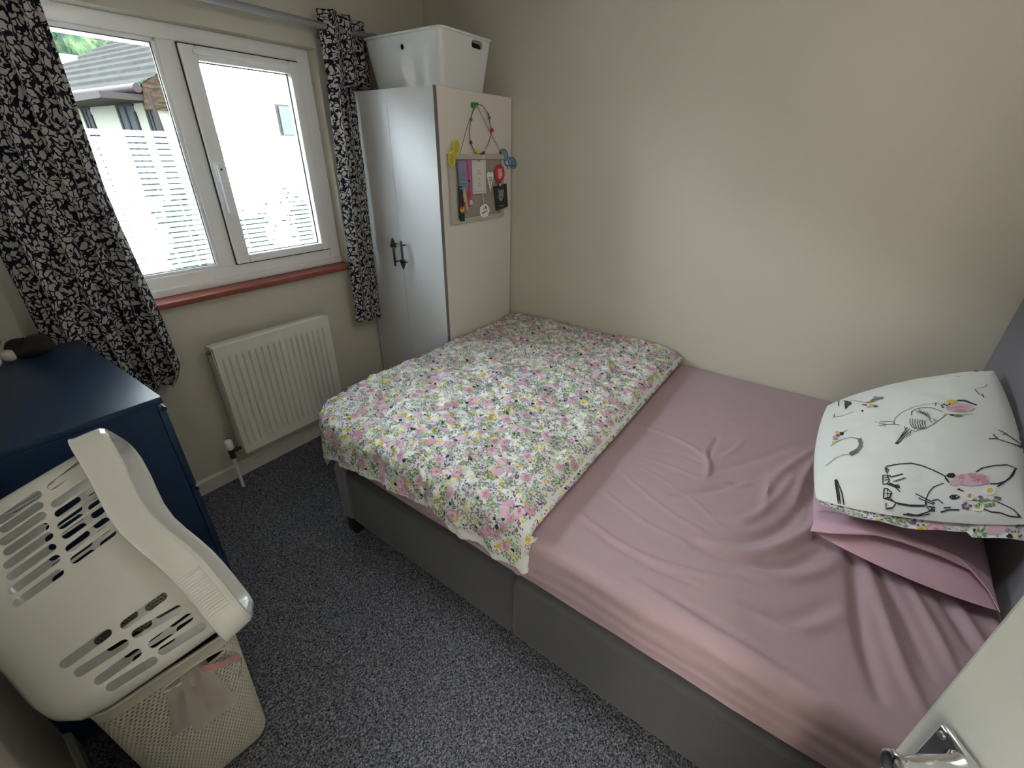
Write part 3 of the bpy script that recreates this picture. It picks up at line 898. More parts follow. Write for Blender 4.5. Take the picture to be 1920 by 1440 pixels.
tag(b.build('notecard', [M['paper'], M['greyink'], M['steel']], None, smooth=0), 'white printed card clipped in the middle of the memo board', 'card')
b = MB(); hp = []
for i in range(28):
    a = 2 * PI * i / 28; hx = 16 * math.sin(a) ** 3; hz = 13 * math.cos(a) - 5 * math.cos(2 * a) - 2 * math.cos(3 * a) - math.cos(4 * a)
    hz = hz if hz > -2 else -2 + (hz + 2) * 2.3
    hp.append(P2(-0.240 + hx * 0.0019, 1.515 + hz * 0.0023, 0.014))
b.prism(hp, (0, -0.004, 0)); b.slot(1)
for i, w0 in enumerate((0.030, 0.022, 0.026, 0.020, 0.012, 0.010)): b.box((-0.240 - w0 / 2, YS - 0.0188, 1.512 - i * 0.0085), (-0.240 + w0 / 2, YS - 0.018, 1.515 - i * 0.0085))
b.slot(2).tube([P2(-0.240, 1.535, 0.016), P2(-0.235, 1.575, 0.012), P2(-0.240, 1.612, 0.014)], 0.0012, 5)
tag(b.build('heart_tag', [M['petal'], M['ink'], M['peach']], None, smooth=0), 'long white wooden heart tag with lines of writing, hung on a cord', 'tag')
b = MB(); b.prism([P2(-0.153 + 0.047 * math.cos(a), 1.531 + 0.047 * math.sin(a), 0.016) for a in [2 * PI * i / 28 for i in range(28)]], (0, -0.006, 0))
b.slot(1).prism([P2(-0.153 + 0.020 * math.cos(a) * (1 + 0.25 * math.cos(3 * a)), 1.528 + 0.026 * math.sin(a), 0.0222) for a in [2 * PI * i / 24 for i in range(24)]], (0, -0.0006, 0))
for dx_ in (-0.013, 0.013): b.prism([P2(-0.153 + dx_ + 0.006 * math.cos(a), 1.552 + 0.007 * math.sin(a), 0.0222) for a in [2 * PI * i / 12 for i in range(12)]], (0, -0.0006, 0))
tag(b.build('badge', [M['red'], M['rose2']], None, smooth=30), 'round red badge with a pale pink shape, upper right of the memo board', 'badge')
b = MB(); q = [(-0.214, 1.463), (-0.088, 1.475), (-0.070, 1.345), (-0.188, 1.330)]
b.prism([P2(x, z, 0.020) for x, z in q], (0, -0.003, 0)); b.slot(1)
b.prism([P2(-0.145 + 0.024 * math.cos(a) * (1 + 0.15 * math.sin(2 * a)), 1.412 + 0.032 * math.sin(a), 0.0232) for a in [2 * PI * i / 20 for i in range(20)]], (0, -0.0006, 0))
for sx in (-1, 1): b.prism([P2(-0.145 + sx * 0.012, 1.435, .0232), P2(-0.145 + sx * 0.030, 1.452, .0232), P2(-0.145 + sx * 0.026, 1.425, .0232)], (0, -0.0006, 0))
b.slot(0).ball(P2(-0.145, 1.402, 0.0235), (0.007, 0.001, 0.005), 5)
b.slot(1).box((-0.165, YS - 0.0242, 1.352), (-0.115, YS - 0.0232, 1.356)); b.slot(2).box((-0.160, YS - 0.026, 1.463), (-0.148, YS - 0.020, 1.478), 0.001)
tag(b.build('photo_card', [M['darkp'], M['greyink'], M['paper']], None, smooth=0), 'dark square card with a grey dog sketch at the lower right of the board', 'card')
b = MB(); b.prism([P2(-0.298 + 0.044 * math.cos(a) * (1 + 0.08 * math.cos(5 * a)), 1.338 + 0.036 * math.sin(a), 0.014) for a in [2 * PI * i / 26 for i in range(26)]], (0, -0.005, 0))
for k, (dx, dz, mm) in enumerate(((-0.012, 0.012, 1), (0.014, 0.014, 3), (0.0, -0.006, 2), (0.018, -0.004, 1), (-0.018, -0.010, 3), (0.006, 0.020, 2))):
    b.slot(mm).prism([P2(-0.298 + dx + 0.007 * math.cos(a), 1.338 + dz + 0.007 * math.sin(a), 0.0192) for a in [2 * PI * i / 10 for i in range(10)]], (0, -0.0005, 0))
b.slot(0).tube([P2(-0.300, 1.372, 0.016), P2(-0.306, 1.432, 0.012)], 0.0014, 5)
tag(b.build('round_tag', [M['petal'], M['rose'], M['beadblue'], M['purple']], None, smooth=0), 'round white flower-print tag hanging below the white card', 'tag')

# ------------------------------------------------------------------ chest of drawers
CX0, CX1, CY0, CY1, CZ = XW + 0.002, -2.121, -0.917, -0.175, 1.0
ch = thing('chest_of_drawers', ((CX0 + CX1) / 2, (CY0 + CY1) / 2, 0), 'dark navy painted chest of drawers under the left curtain', 'chest of drawers')
b = MB(); b.box((CX0, CY0, 0.0), (CX1 - 0.020, CY1, CZ - 0.022), 0.001)
b.build('carcass', M['navy'], ch, smooth=0)
b = MB(); b.box((CX0, CY0 - 0.001, CZ - 0.022), (CX1, CY1, CZ), 0.002, 2); b.build('top', M['navy'], ch, smooth=30)
for z0, z1 in ((0.672, 0.968), (0.376, 0.666), (0.08, 0.371)):
    b = MB(); b.box((CX1 - 0.018, CY0 + 0.001, z0), (CX1, CY1 - 0.002, z1 - 0.014), 0.002)
    b.box((CX1 - 0.018, CY0 + 0.001, z1 - 0.014), (CX1 - 0.008, CY1 - 0.002, z1), 0.001)
    b.box((CX1 - 0.004, CY0 + 0.001, z1 - 0.016), (CX1 + 0.003, CY1 - 0.002, z1 - 0.004), 0.002)
    b.build('drawer', M['navy'], ch, smooth=30)
# things at its back left
b = MB()
def bagfn(s, t):
    a = 2 * PI * s; r = math.sin(PI * min(0.999, max(0.001, t))) ** 0.5
    return (-2.255 + 0.062 * math.cos(a) * r, -0.225 + 0.055 * math.sin(a) * r, 1.001 + 0.05 * (0.5 - 0.5 * math.cos(PI * t)) * (1 + 0.25 * math.sin(3 * a)))
b.grid(bagfn, 28, 14, True)
tag(b.build('cloth_hat', M['darkbag'], None, smooth=80), 'crumpled dark cloth hat lying at the back of the navy chest', 'hat')
b = MB(); b.slot(0).ball((-2.380, -0.190, 1.055), (0.055, 0.05, 0.055), 10).ball((-2.385, -0.175, 1.135), (0.042, 0.04, 0.040), 10)
b.ball((-2.415, -0.170, 1.17), 0.013, 6).ball((-2.355, -0.170, 1.17), 0.013, 6).ball((-2.330, -0.220, 1.07), (0.02, 0.03, 0.02), 7)
b.slot(1).ball((-2.315, -0.245, 1.020), (0.022, 0.026, 0.020), 8).ball((-2.360, -0.280, 1.020), (0.024, 0.028, 0.020), 8).ball((-2.385, -0.208, 1.128), (0.02, 0.015, 0.015), 7)
tag(b.build('soft_toy', [M['brown'], M['cream']], None, smooth=80), 'brown soft toy with cream paws sitting on the navy chest', 'soft toy')

# ------------------------------------------------------------------ laundry basket (leaning on the hamper)
P0 = Vector((-2.306, -1.534, 0.715))
Lv = Vector((-0.07145538, 0.66201311, 0.74607826)); Bv = Vector((-0.96781545, 0.13493834, -0.2124262)); Wv = Vector((0.24130349, 0.73724507, -0.63106444))
LL, WW = 0.486, 0.235
def bk(l, b_, w_): return P0 + Lv * l + Bv * b_ + Wv * w_
def dip(l): return 0.026 * math.exp(-((l - 0.30) / 0.11) ** 2)
def rloop(ins, r, n=7, ns=10):
    x0, x1, y0, y1 = -0.004 + ins, LL - ins, ins, WW - ins
    r = max(0.01, r); pts = []
    for cx, cy, a0 in ((x1 - r, y1 - r, 0), (x0 + r, y1 - r, 90), (x0 + r, y0 + r, 180), (x1 - r, y0 + r, 270)):
        for i in range(n + 1):
            a = R(a0 + 90 * i / n); pts.append((cx + r * math.cos(a), cy + r * math.sin(a)))
    out = []
    for i in range(len(pts)):
        a, c = Vector(pts[i]), Vector(pts[(i + 1) % len(pts)])
        k = ns if (i % (n + 1)) == n else 1
        for j in range(k): out.append(a.lerp(c, j / k))
    return out
b = MB(); rows = []
prof = [(0.318, 0.095, 0.04), (0.314, 0.07, 0.05), (0.300, 0.045, 0.055), (0.270, 0.024, 0.05), (0.225, 0.014, 0.045), (0.15, 0.009, 0.04), (0.07, 0.004, 0.035), (0.02, 0.001, 0.035), (-0.022, -0.002, 0.035),
        (-0.036, -0.006, 0.038), (-0.041, -0.013, 0.042), (-0.040, -0.020, 0.046), (-0.034, -0.025, 0.05), (-0.01, -0.027, 0.05), (0.010, -0.028, 0.052), (0.018, -0.031, 0.054)]
for b_, ins, r in prof:
    row = []
    for l, w_ in rloop(ins, r):
        wt = max(0, min(1, (0.12 - b_) / 0.12))
        row.append(bk(l, b_ + (dip(l) if abs(w_ - WW / 2) > WW * 0.3 else 0) * wt * (1.0 if b_ > -0.03 else 1.0), w_))
    rows.append(row)
n = len(rows[0])
fs = [(i * n + j, i * n + (j + 1) % n, (i + 1) * n + (j + 1) % n, (i + 1) * n + j) for i in range(len(rows) - 1) for j in range(n)]
fs.append(tuple(range(n)))
b.add([p for rw in rows for p in rw], fs)
bas = b.build('laundry_basket', M['basket'], None, loc=bk(LL / 2, 0.2, WW), smooth=50, mods=[('SOLIDIFY', dict(thickness=0.0028, offset=0))])
tag(bas, 'cream plastic slotted laundry basket tipped on its side on top of the hamper', 'laundry basket')
SL = [((0.442, 0.088), (0.457, 0.022)), ((0.430, 0.091), (0.436, 0.026)), ((0.408, 0.100), (0.417, 0.030)), ((0.388, 0.105), (0.395, 0.034)), ((0.364, 0.113), (0.374, 0.037)), ((0.343, 0.117), (0.352, 0.042)), ((0.316, 0.125), (0.328, 0.046)), ((0.292, 0.130), (0.300, 0.050)),
      ((0.431, 0.177), (0.443, 0.103)), ((0.413, 0.180), (0.422, 0.111)), ((0.392, 0.192), (0.402, 0.117)), ((0.372, 0.196), (0.380, 0.124)), ((0.350, 0.207), (0.360, 0.128)), ((0.328, 0.213), (0.337, 0.135)), ((0.303, 0.224), (0.314, 0.140)), ((0.279, 0.230), (0.287, 0.149)),
      ((0.132, 0.234), (0.134, 0.150)), ((0.104, 0.226), (0.096, 0.140)), ((0.068, 0.212), (0.066, 0.134)), ((0.044, 0.205), (0.033, 0.123)), ((0.127, 0.133), (0.130, 0.049)), ((0.100, 0.128), (0.088, 0.043)), ((0.062, 0.118), (0.061, 0.037)), ((0.039, 0.113), (0.028, 0.030))]
polys = []
for i, ((l0, b0), (l1, b1)) in enumerate(SL):
    for (wa, wb) in ((-0.02, 0.035), (WW - 0.035, WW + 0.02)):
        c = bk((l0 + l1) / 2, (b0 + b1) / 2, wa); u = Lv * (l1 - l0) + Bv * (b1 - b0)
        hl = u.length / 2 + 0.002; v = u.cross(Wv)
        polys.append((stadium(c, u, v, hl, 0.0078 if i < 16 else 0.0090, 6), Wv * (wb - wa)))
for w_ in (0.06, 0.09, 0.12, 0.15, 0.18):
    for b0, b1 in ((0.04, 0.11), (0.13, 0.2)):
        for (la, lb) in ((-0.03, 0.03), (LL - 0.035, LL + 0.03)):
            u = Bv * (b1 - b0); polys.append((stadium(bk(la, (b0 + b1) / 2, w_), u, Wv, u.length / 2, 0.0075, 5), Lv * (lb - la)))
bpy.context.view_layer.update(); bake(bas); cut(bas, polys, True)
bas.data.shade_smooth(); bas.data.set_sharp_from_angle(angle=R(35))
# finger ribs moulded into the rim lip near the handles
for w_, sgn, l_0 in ((-0.0285, -1, 0.035), (WW + 0.0285, 1, 0.035), (WW + 0.0285, 1, 0.36)):
    b = MB()
    pts = []
    for i in range(16):
        l = l_0 + i * 0.0068; d0 = dip(l)
        b.tube([bk(l, -0.030 + d0, w_), bk(l, 0.012 + d0, w_ + sgn * 0.001)], 0.0022, 6)
    b.add([bk(l_0, -0.030 + dip(l_0), w_), bk(l_0 + 0.102, -0.030 + dip(l_0 + 0.102), w_), bk(l_0 + 0.102, 0.012 + dip(l_0 + 0.102), w_), bk(l_0, 0.012 + dip(l_0), w_)], [(0, 1, 2, 3)])
    b.build('grip', M['basket'], bas)

# ------------------------------------------------------------------ hamper
HT = 0.545
hc = Vector((-2.394, -1.18, 0)); hyaw = Matrix.Rotation(R(-6), 3, 'Z')
ham = thing('hamper', hc, 'tall beige perforated plastic laundry hamper standing on the carpet below the basket', 'laundry hamper')
def hloop(f, z):
    """perimeter point; f in 0..1 starting at the near-left corner going right along the near face"""
    k = z / HT; hx = 0.128 + 0.020 * k; hy = 0.172 + 0.033 * k; r = 0.045
    segs = [('s', (-hx + r, -hy), (hx - r, -hy)), ('c', (hx - r, -hy + r), -90), ('s', (hx, -hy + r), (hx, hy - r)), ('c', (hx - r, hy - r), 0), ('s', (hx - r, hy), (-hx + r, hy)), ('c', (-hx + r, hy - r), 90), ('s', (-hx, hy - r), (-hx, -hy + r)), ('c', (-hx + r, -hy + r), 180)]
    lens = [2 * (hx - r), r * PI / 2, 2 * (hy - r), r * PI / 2] * 2
    tot = sum(lens); d = (f % 1.0) * tot
    for sg, ln in zip(segs, lens):
        if d <= ln:
            q = d / ln
            if sg[0] == 's': p = (sg[1][0] + (sg[2][0] - sg[1][0]) * q, sg[1][1] + (sg[2][1] - sg[1][1]) * q)
            else: a = R(sg[2] + 90 * q); p = (sg[1][0] + r * math.cos(a), sg[1][1] + r * math.sin(a))
            break
        d -= ln
    # bottom edge rounding
    e = max(0, 0.035 - z); sc_ = 1 - (e / 0.035) ** 2 * 0.12
    return hc + hyaw @ Vector((p[0] * sc_, p[1] * sc_, z))
b = MB()
NP, z0_, z1_, pz = 124, 0.035, 0.515, 0.0112
rowsn = int((z1_ - z0_) / pz)
for j in range(rowsn):
    za, zb = z0_ + j * pz, z0_ + (j + 1) * pz
    sh = 0.5 if j % 2 else 0.0
    for i in range(NP):
        fa, fb = (i + sh) / NP, (i + 1 + sh) / NP
        A, B_, C_, D_ = hloop(fa, za), hloop(fb, za), hloop(fb, zb), hloop(fa, zb)
        fm = (fa + fb) / 2
        if 0.058 < fm < 0.160 and 0.474 < (za + zb) / 2 < 0.506: continue     # hand hole
        def q(s, t): return A.lerp(B_, s).lerp(D_.lerp(C_, s), t)
        hole = [q(0.22, 0.20), q(0.80, 0.46), q(0.74, 0.84), q(0.28, 0.62)]
        b.add([A, B_, C_, D_] + hole, [(0, 1, 5, 4), (1, 2, 6, 5), (2, 3, 7, 6), (3, 0, 4, 7)])
b.build('side_wall', M['hamper'], ham, smooth=0, mods=[('SOLIDIFY', dict(thickness=0.002, offset=-1))])
b = MB()
def rimfn(s, t):
    tab = [(0.502, 0.0), (0.535, 0.002), (0.545, 0.008), (0.549, 0.004), (0.545, -0.004), (0.525, -0.004)]
    z, o_ = tab[round(t * 5)]
    p = hloop(s, z); d = (p - hc); d.z = 0; return p + d.normalized() * o_
b.grid(rimfn, 96, 5, True)
b.build('rim', M['hamper'], ham, smooth=60)
b = MB()
def basefn(s, t):
    z = [0.036, 0.02, 0.006, 0.0, 0.0][round(t * 4)]
    p = hloop(s, max(z, 0.0)); 
    if t > 0.9: p = hc + (p - hc) * 0.05
    return p
b.grid(basefn, 96, 4, True)
b.build('base', M['hamper'], ham, smooth=60)
b = MB(); ring = [hloop(0.109 + 0.053 * math.cos(a), 0.490 + 0.0165 * math.sin(a)) for a in [2 * PI * i / 28 for i in range(28)]]
b.tube(ring, 0.004, 6, closed=True); b.build('hand_hole_rim', M['hamper'], ham)
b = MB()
def filler_heap(s, t):  # dark filling added inside the hamper to make its perforations look dark
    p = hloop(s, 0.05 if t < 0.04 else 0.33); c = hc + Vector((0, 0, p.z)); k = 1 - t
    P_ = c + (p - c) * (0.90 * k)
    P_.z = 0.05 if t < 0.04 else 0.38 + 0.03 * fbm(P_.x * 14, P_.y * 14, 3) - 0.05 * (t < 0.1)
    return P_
b.grid(filler_heap, 60, 16, True)
tag(b.build('laundry', M['darkbag'], None, loc=(hc.x, hc.y, 0.04), smooth=60), 'dark stand-in filling added inside the perforated hamper to darken its holes', 'laundry')
# net bag hanging out of the hand hole
nb = MB()
outn = hyaw @ Vector((0, -1, 0))
def netfn(s, t, x0=0.075, x1=0.145, spread=1.0, ln=0.16, lift=0.010, amp=0.012, k=3):
    f = 0.109 + (x0 + (x1 - x0) * s - 0.109) * (1 + spread * t)
    z = 0.492 - ln * t - 0.02 * t * math.sin(PI * s)
    p = hloop(f, z); tt = min(1, t * 6)
    return p + outn * (lift * tt + amp * (0.5 + 0.5 * math.sin(k * 2 * PI * s + t)) * tt - 0.01 * (1 - tt))
net = thing('mesh_bag', hloop(0.109, 0.4) + outn * 0.01, 'pale pink net bag hanging out of the hamper hand hole', 'mesh bag')
b = MB(); b.grid(lambda s, t: netfn(s, t, 0.062, 0.112, 0.6, 0.15, 0.010, 0.012, 1.6), 24, 24)
b.grid(lambda s, t: netfn(s, t, 0.085, 0.128, 1.0, 0.185, 0.016, 0.010, 1.3), 24, 24)
b.build('net_fabric', M['lace'], net, smooth=60)
b = MB(); pp = []
for i in range(22):
    t = i / 21; pp.append(hloop(0.118 + 0.062 * math.sin(t * 2.3), 0.490 - 0.115 * t) + outn * (0.012 + 0.006 * math.sin(9 * t)))
b.add([p + Vector((0.003, 0, 0.009)) for p in pp] + [p - Vector((0.003, 0, 0.010)) for p in pp], [(i, i + 1, 23 + i, 22 + i) for i in range(21)])
b.build('pink_hem', M['lacepink'], net, smooth=60)

# ------------------------------------------------------------------ bed
def bxo(y): return -1.607 - 0.024 * max(0, (-y - 0.9))      # outer face of the side rail
HY = -3.035
bed = thing('bed_frame', (-0.8, -1.9, 0), 'grey upholstered double bed frame standing along the wall', 'bed')
def rail(name, fx0, fx1, y0, y1, z0, z1, mt, bev=0.018):
    b = MB()
    pts = [(fx0(y0), y0, z0), (fx1(y0), y0, z0), (fx1(y1), y1, z0), (fx0(y1), y1, z0)]
    b.prism(pts, (0, 0, z1 - z0))
    return b.build(name, mt, bed, smooth=60, mods=[('BEVEL', dict(width=bev, segments=5))])
rail('side_rail', lambda y: bxo(y) - 0.006, lambda y: bxo(y) + 0.055, -0.912, -1.83, 0.10, 0.390, M['grey'])
rail('side_rail', lambda y: bxo(y) - 0.006, lambda y: bxo(y) + 0.055, -1.832, HY, 0.10, 0.390, M['grey'])
rail('side_rail', lambda y: -0.075, lambda y: -0.018, -0.912, HY, 0.10, 0.390, M['grey'])
rail('footboard', lambda y: -1.618, lambda y: -0.018, -0.838, -0.908, 0.10, 0.405, M['lav'], 0.016)
b = MB()
def hbf(s, t):
    x = -1.68 + 1.665 * s; z = 0.10 + 1.20 * t
    e = 0.010 * math.sin(PI * s) * 0 + 0.014 * (1 - abs(2 * s - 1) ** 16) * (1 - max(0, 2 * t - 1) ** 12)
    return (x, HY - 0.002 + e, z)
b.grid(hbf, 40, 30)
hb = b.build('headboard', M['lav'], bed, smooth=80, mods=[('SOLIDIFY', dict(thickness=0.07, offset=1))])
b = MB()
for x, y in ((-1.575, -0.872), (-0.06, -0.872), (-1.62, -3.0), (-0.06, -3.0)):
    b = MB(); b.box((x - 0.03, y - 0.03, 0.0), (x + 0.03, y + 0.03, 0.10), 0.004); b.build('foot', M['black'], bed)
b = MB()
for i in range(14):
    y = -1.0 - i * 0.15; b.box((-1.55, y - 0.035, 0.30), (-0.08, y + 0.035, 0.315))
b.build('slats', M['fence'], bed, smooth=0)

# mattress with fitted sheet
mx0 = lambda y: bxo(y) + 0.022
mt_ = thing('mattress', (-0.8, -1.97, 0.32), 'thick mattress under a rumpled dusty pink fitted sheet', 'mattress')
b = MB()
b.prism([(mx0(-0.93) + 0.035, -0.93, 0.318), (-0.03, -0.93, 0.318), (-0.03, HY + 0.03, 0.318), (mx0(HY) + 0.035, HY + 0.03, 0.318)], (0, 0, 0.225))
b.build('mattress_core', M['mattress'], mt_, smooth=60, mods=[('BEVEL', dict(width=0.03, segments=4))])
def px_plane(u, v, z=0.572):
    d = ray(u, v); t = (z - CAM_POS.z) / d.z; p = CAM_POS + d * t; return (p.x, p.y)
# creases: polylines (world x,y) with width and height
CR = [
 ([(1600,1045),(1606,1110),(1618,1200),(1650,1310)], 0.020, -0.016),
 ([(1625,1060),(1655,1150),(1690,1250),(1730,1330)], 0.017, 0.014),
 ([(1650,1070),(1700,1170),(1745,1270)], 0.014, -0.009),
 ([(1700,1090),(1750,1180),(1790,1260)], 0.014, 0.011),
 ([(1760,1115),(1800,1180),(1830,1225)], 0.014, -0.009),
 ([(1785,1120),(1830,1190),(1850,1215)], 0.013, 0.011),
 ([(1850,1150),(1880,1190)], 0.013, 0.009),
 ([(1320,1015),(1400,1038),(1470,1022),(1525,985),(1550,935)], 0.020, 0.017),
 ([(1330,1000),(1400,1012),(1460,992),(1500,955),(1520,905)], 0.018, -0.013),
 ([(1300,1020),(1390,1052),(1480,1060),(1540,1030)], 0.017, -0.012),
 ([(1340,968),(1400,975),(1450,940),(1485,895)], 0.014, 0.010),
 ([(1400,1070),(1470,1085),(1540,1070),(1580,1040)], 0.018, 0.011),
 ([(1400,1130),(1480,1160),(1560,1130)], 0.022, -0.009),
 ([(1420,1150),(1500,1182),(1580,1150)], 0.018, 0.009),
 ([(1190,795),(1250,815),(1300,840),(1322,858)], 0.012, 0.009),
 ([(1230,845),(1280,852),(1312,866)], 0.010, -0.007),
 ([(1322,845),(1328,875),(1322,900)], 0.010, 0.010),
 ([(1345,820),(1333,845),(1327,862)], 0.008, -0.009),
 ([(1395,825),(1375,845),(1352,858)], 0.008, 0.005),
 ([(1200,855),(1270,880),(1310,895),(1390,905)], 0.008, 0.006),
 ([(1330,895),(1380,912),(1410,903)], 0.008, 0.007),
 ([(1260,925),(1330,920),(1385,905)], 0.014, -0.009),
 ([(1200,875),(1290,930),(1350,985),(1400,1000)], 0.006, 0.004),
 ([(1160,880),(1240,950),(1330,1000),(1420,1010)], 0.006, 0.005),
 ([(1130,920),(1210,980),(1290,1020)], 0.007, 0.005),
 ([(1080,960),(1180,1030),(1290,1070),(1400,1090)], 0.012, 0.007),
 ([(1100,985),(1200,1050),(1300,1095)], 0.012, -0.006),
 ([(1535,850),(1505,900),(1490,950)], 0.012, 0.010),
 ([(1545,890),(1525,930),(1510,980)], 0.010, -0.010),
 ([(1550,830),(1500,860),(1450,900),(1430,960)], 0.016, 0.009),
 ([(1440,890),(1438,920),(1432,945)], 0.007, 0.007),
 ([(1545,905),(1535,950),(1530,1000)], 0.012, 0.012),
 ([(1190,1090),(1300,1160),(1450,1250),(1600,1345)], 0.014, 0.006),
 ([(1240,1105),(1380,1190),(1520,1275)], 0.012, -0.006),
 ([(1340,880),(1420,860),(1500,830)], 0.02, -0.005),
]
CRW = []
for pl_, wd_, h_ in CR:
    q = [px_plane(u, v) for u, v in pl_]
    # smooth the polyline with a few Catmull-Rom samples
    out = []
    for i in range(len(q) - 1):
        p0, p1, p2, p3 = q[max(i - 1, 0)], q[i], q[i + 1], q[min(i + 2, len(q) - 1)]
        for k in range(4):
            t = k / 4
            out.append(tuple(0.5 * ((2 * p1[a]) + (-p0[a] + p2[a]) * t + (2 * p0[a] - 5 * p1[a] + 4 * p2[a] - p3[a]) * t * t + (-p0[a] + 3 * p1[a] - 3 * p2[a] + p3[a]) * t ** 3) for a in (0, 1)))
    out.append(q[-1])
    bb = (min(p[0] for p in out) - 3 * wd_, max(p[0] for p in out) + 3 * wd_, min(p[1] for p in out) - 3 * wd_, max(p[1] for p in out) + 3 * wd_)
    CRW.append((out, wd_, h_, bb))
def crease(x, y):
    s = 0.0
    for pts, wd_, h_, bb in CRW:
        if not (bb[0] < x < bb[1] and bb[2] < y < bb[3]): continue
        best = 9; bt = 0
        for i in range(len(pts) - 1):
            ax, ay = pts[i]; cx, cy = pts[i + 1]; dx, dy = cx - ax, cy - ay
            L2 = dx * dx + dy * dy + 1e-12
            t = max(0, min(1, ((x - ax) * dx + (y - ay) * dy) / L2))
            d = math.hypot(x - ax - dx * t, y - ay - dy * t)
            if d < best: best = d; bt = (i + t) / (len(pts) - 1)
        s += h_ * math.exp(-(best / wd_) ** 2 * 1.4) * math.sin(PI * min(1, max(0, 0.12 + 0.80 * bt))) ** 0.7
    return s
MZ = 0.572
b = MB()
NX, NY = 230, 250
def sheetfn(s, t):
    # s across (wall -> near side -> down the side), t along (foot -> head)
    y = -0.925 + (HY + 0.012 + 0.925) * t
    W_ = -0.012 - mx0(y) ; side = 0.185
    d = s * (W_ + side); r = 0.035
    x1 = mx0(y)
    top = W_ - r
    if d <= top:
        x = -0.012 - d; z = MZ; nx, nz = 0, 1
    else:
        a = (d - top) / r
        if a < PI / 2:
            x = x1 + r - r * math.sin(a); z = MZ - r + r * math.cos(a); nx, nz = -math.sin(a), math.cos(a)
        else:
            x = x1 - 0.004 * math.sin((a - PI / 2)) ; z = MZ - r - (a - PI / 2) * r; nx, nz = -1, 0
    z = max(z, 0.385)
    h = 0.0
    if y < -1.7:
        h = crease(x, y) if nz > 0.5 else 0.0
    h += 0.0016 * fbm(x * 7, y * 7) + 0.0022 * fbm(x * 2.3, y * 2.6, 4.0)
    if nz < 0.9: h += 0.0026 * fbm(y * 1.2, z * 26, 2.0) + 0.002 * math.sin(z * 120 + 2 * fbm(y * 1.5, 0, 1)) * (1 - nz)
    if y > -1.0: z -= 0.05 * max(0, (y + 1.0) / 0.075) ** 2 * 0.5
    return (x + nx * h, y, z + nz * h)
b.grid(sheetfn, NX, NY)
b.build('fitted_sheet', M['pink'], mt_, smooth=80)

# ------------------------------------------------------------------ duvet
FOLD_Y, FOOT_Y = -1.845, -0.745
def hang(h, rr):
    if h <= 0: return 0, 0, 0
    q_ = rr * PI / 2
    if h < q_: return rr * math.sin(h / rr), rr * (1 - math.cos(h / rr)), h / rr
    return rr + (h - q_) * 0.06, rr + (h - q_), PI / 2
XE = -1.565   # where the cloth turns over the side
def side_drop(y):
    tab = [(-0.9, 0.218), (-1.16, 0.198), (-1.35, 0.178), (-1.51, 0.183), (-1.62, 0.240), (-1.75, 0.240), (-1.83, 0.215), (-1.9, 0.20)]
    if y > tab[0][0]: return tab[0][1]
    for (a, u), (c, v) in zip(tab, tab[1:]):
        if y >= c: return u + (v - u) * (a - y) / (a - c)
    return tab[-1][1]
def duvet_pt(p, q):
    """p: cloth distance from the wall (0..), q: cloth distance from the fold edge towards the foot"""
    tz = 0.646
    x = -0.016 - p; y = FOLD_Y + q
    ty_len = FOOT_Y - FOLD_Y; tx_len = -0.016 - XE
    Rr = 0.17; cx, cy = tx_len - Rr, ty_len - Rr + 0.02
    dx, dy = p - cx, q - cy
    if dx > 0 and dy > 0:
        d = math.hypot(dx, dy); ux, uy = dx / max(d, 1e-6), dy / max(d, 1e-6); h = d - Rr
        bx_, by_ = cx + ux * min(d, Rr), cy + uy * min(d, Rr)
    else:
        if dx > 0 and p > tx_len: ux, uy, h = 1, 0, p - tx_len; bx_, by_ = tx_len, q
        elif dy > 0 and q > ty_len + 0.02: ux, uy, h = 0, 1, q - ty_len - 0.02; bx_, by_ = p, ty_len + 0.02
        else: ux, uy, h = 0, 0, 0; bx_, by_ = p, q
    o, dz, ang = hang(h, 0.055)
    X = -0.016 - bx_ - ux * o; Y = FOLD_Y + by_ + uy * o; Z = tz - dz
    n_ = Vector((-ux * math.sin(ang), uy * math.sin(ang), math.cos(ang)))
    # fold edge: the thick padded edge rolls down to the sheet
    if q < 0.035:
        e = (0.035 - q) / 0.035
        Z -= 0.012 * e * e + (0.0 if q > 0 else 0)
        if dz < 0.02: n_ = Vector((0, -0.6 * e, 1)).normalized()
    # body of the quilt: puff, rumples, long creases
    w_ = 0.014 * fbm(p * 3.1, q * 3.3, 7) + 0.010 * fbm(p * 8, q * 9, 3, 3) + 0.0055 * (1 - abs(fbm(p * 14, q * 18, 8, 2)) * 2.2)
    w_ += 0.008 * max(0, math.sin(q * 9 - p * 2.0 + 2.0 * fbm(p * 1.7, q * 1.7, 5))) ** 2 * (0.4 + 0.6 * (q < 0.45))
    w_ += 0.007 * abs(fbm(p * 5.5, q * 13 , 11)) * max(0, 1 - q / 0.5)
    if h > 0.03:
        fld = math.sin(q * 26 + 3 * fbm(q * 3, 0, 2)) if uy < 0.5 else math.sin((ux - uy) * 9)
        w_ += 0.008 * fld * min(1, (h - 0.03) / 0.1)
    w_ += 0.03 * math.exp(-((p - 0.05) / 0.12) ** 2) * max(0, math.sin((q - 0.05) * 3.0)) * 0.5
    w_ *= min(1.0, 0.25 + max(0, q) / 0.10)
    return Vector((X, Y, Z)) + n_ * w_, n_
PMAX0 = -0.016 - XE; QMAX = FOOT_Y - FOLD_Y + 0.02 + 0.19
def duvet_st(s, t):
    q = -0.02 + (QMAX + 0.02) * t
    y = FOLD_Y + min(q, 0.95)
    pm = PMAX0 + side_drop(y)
    p = pm * s
    return p, q
DTHK = 0.060
b = MB(); NS, NT = 190, 150
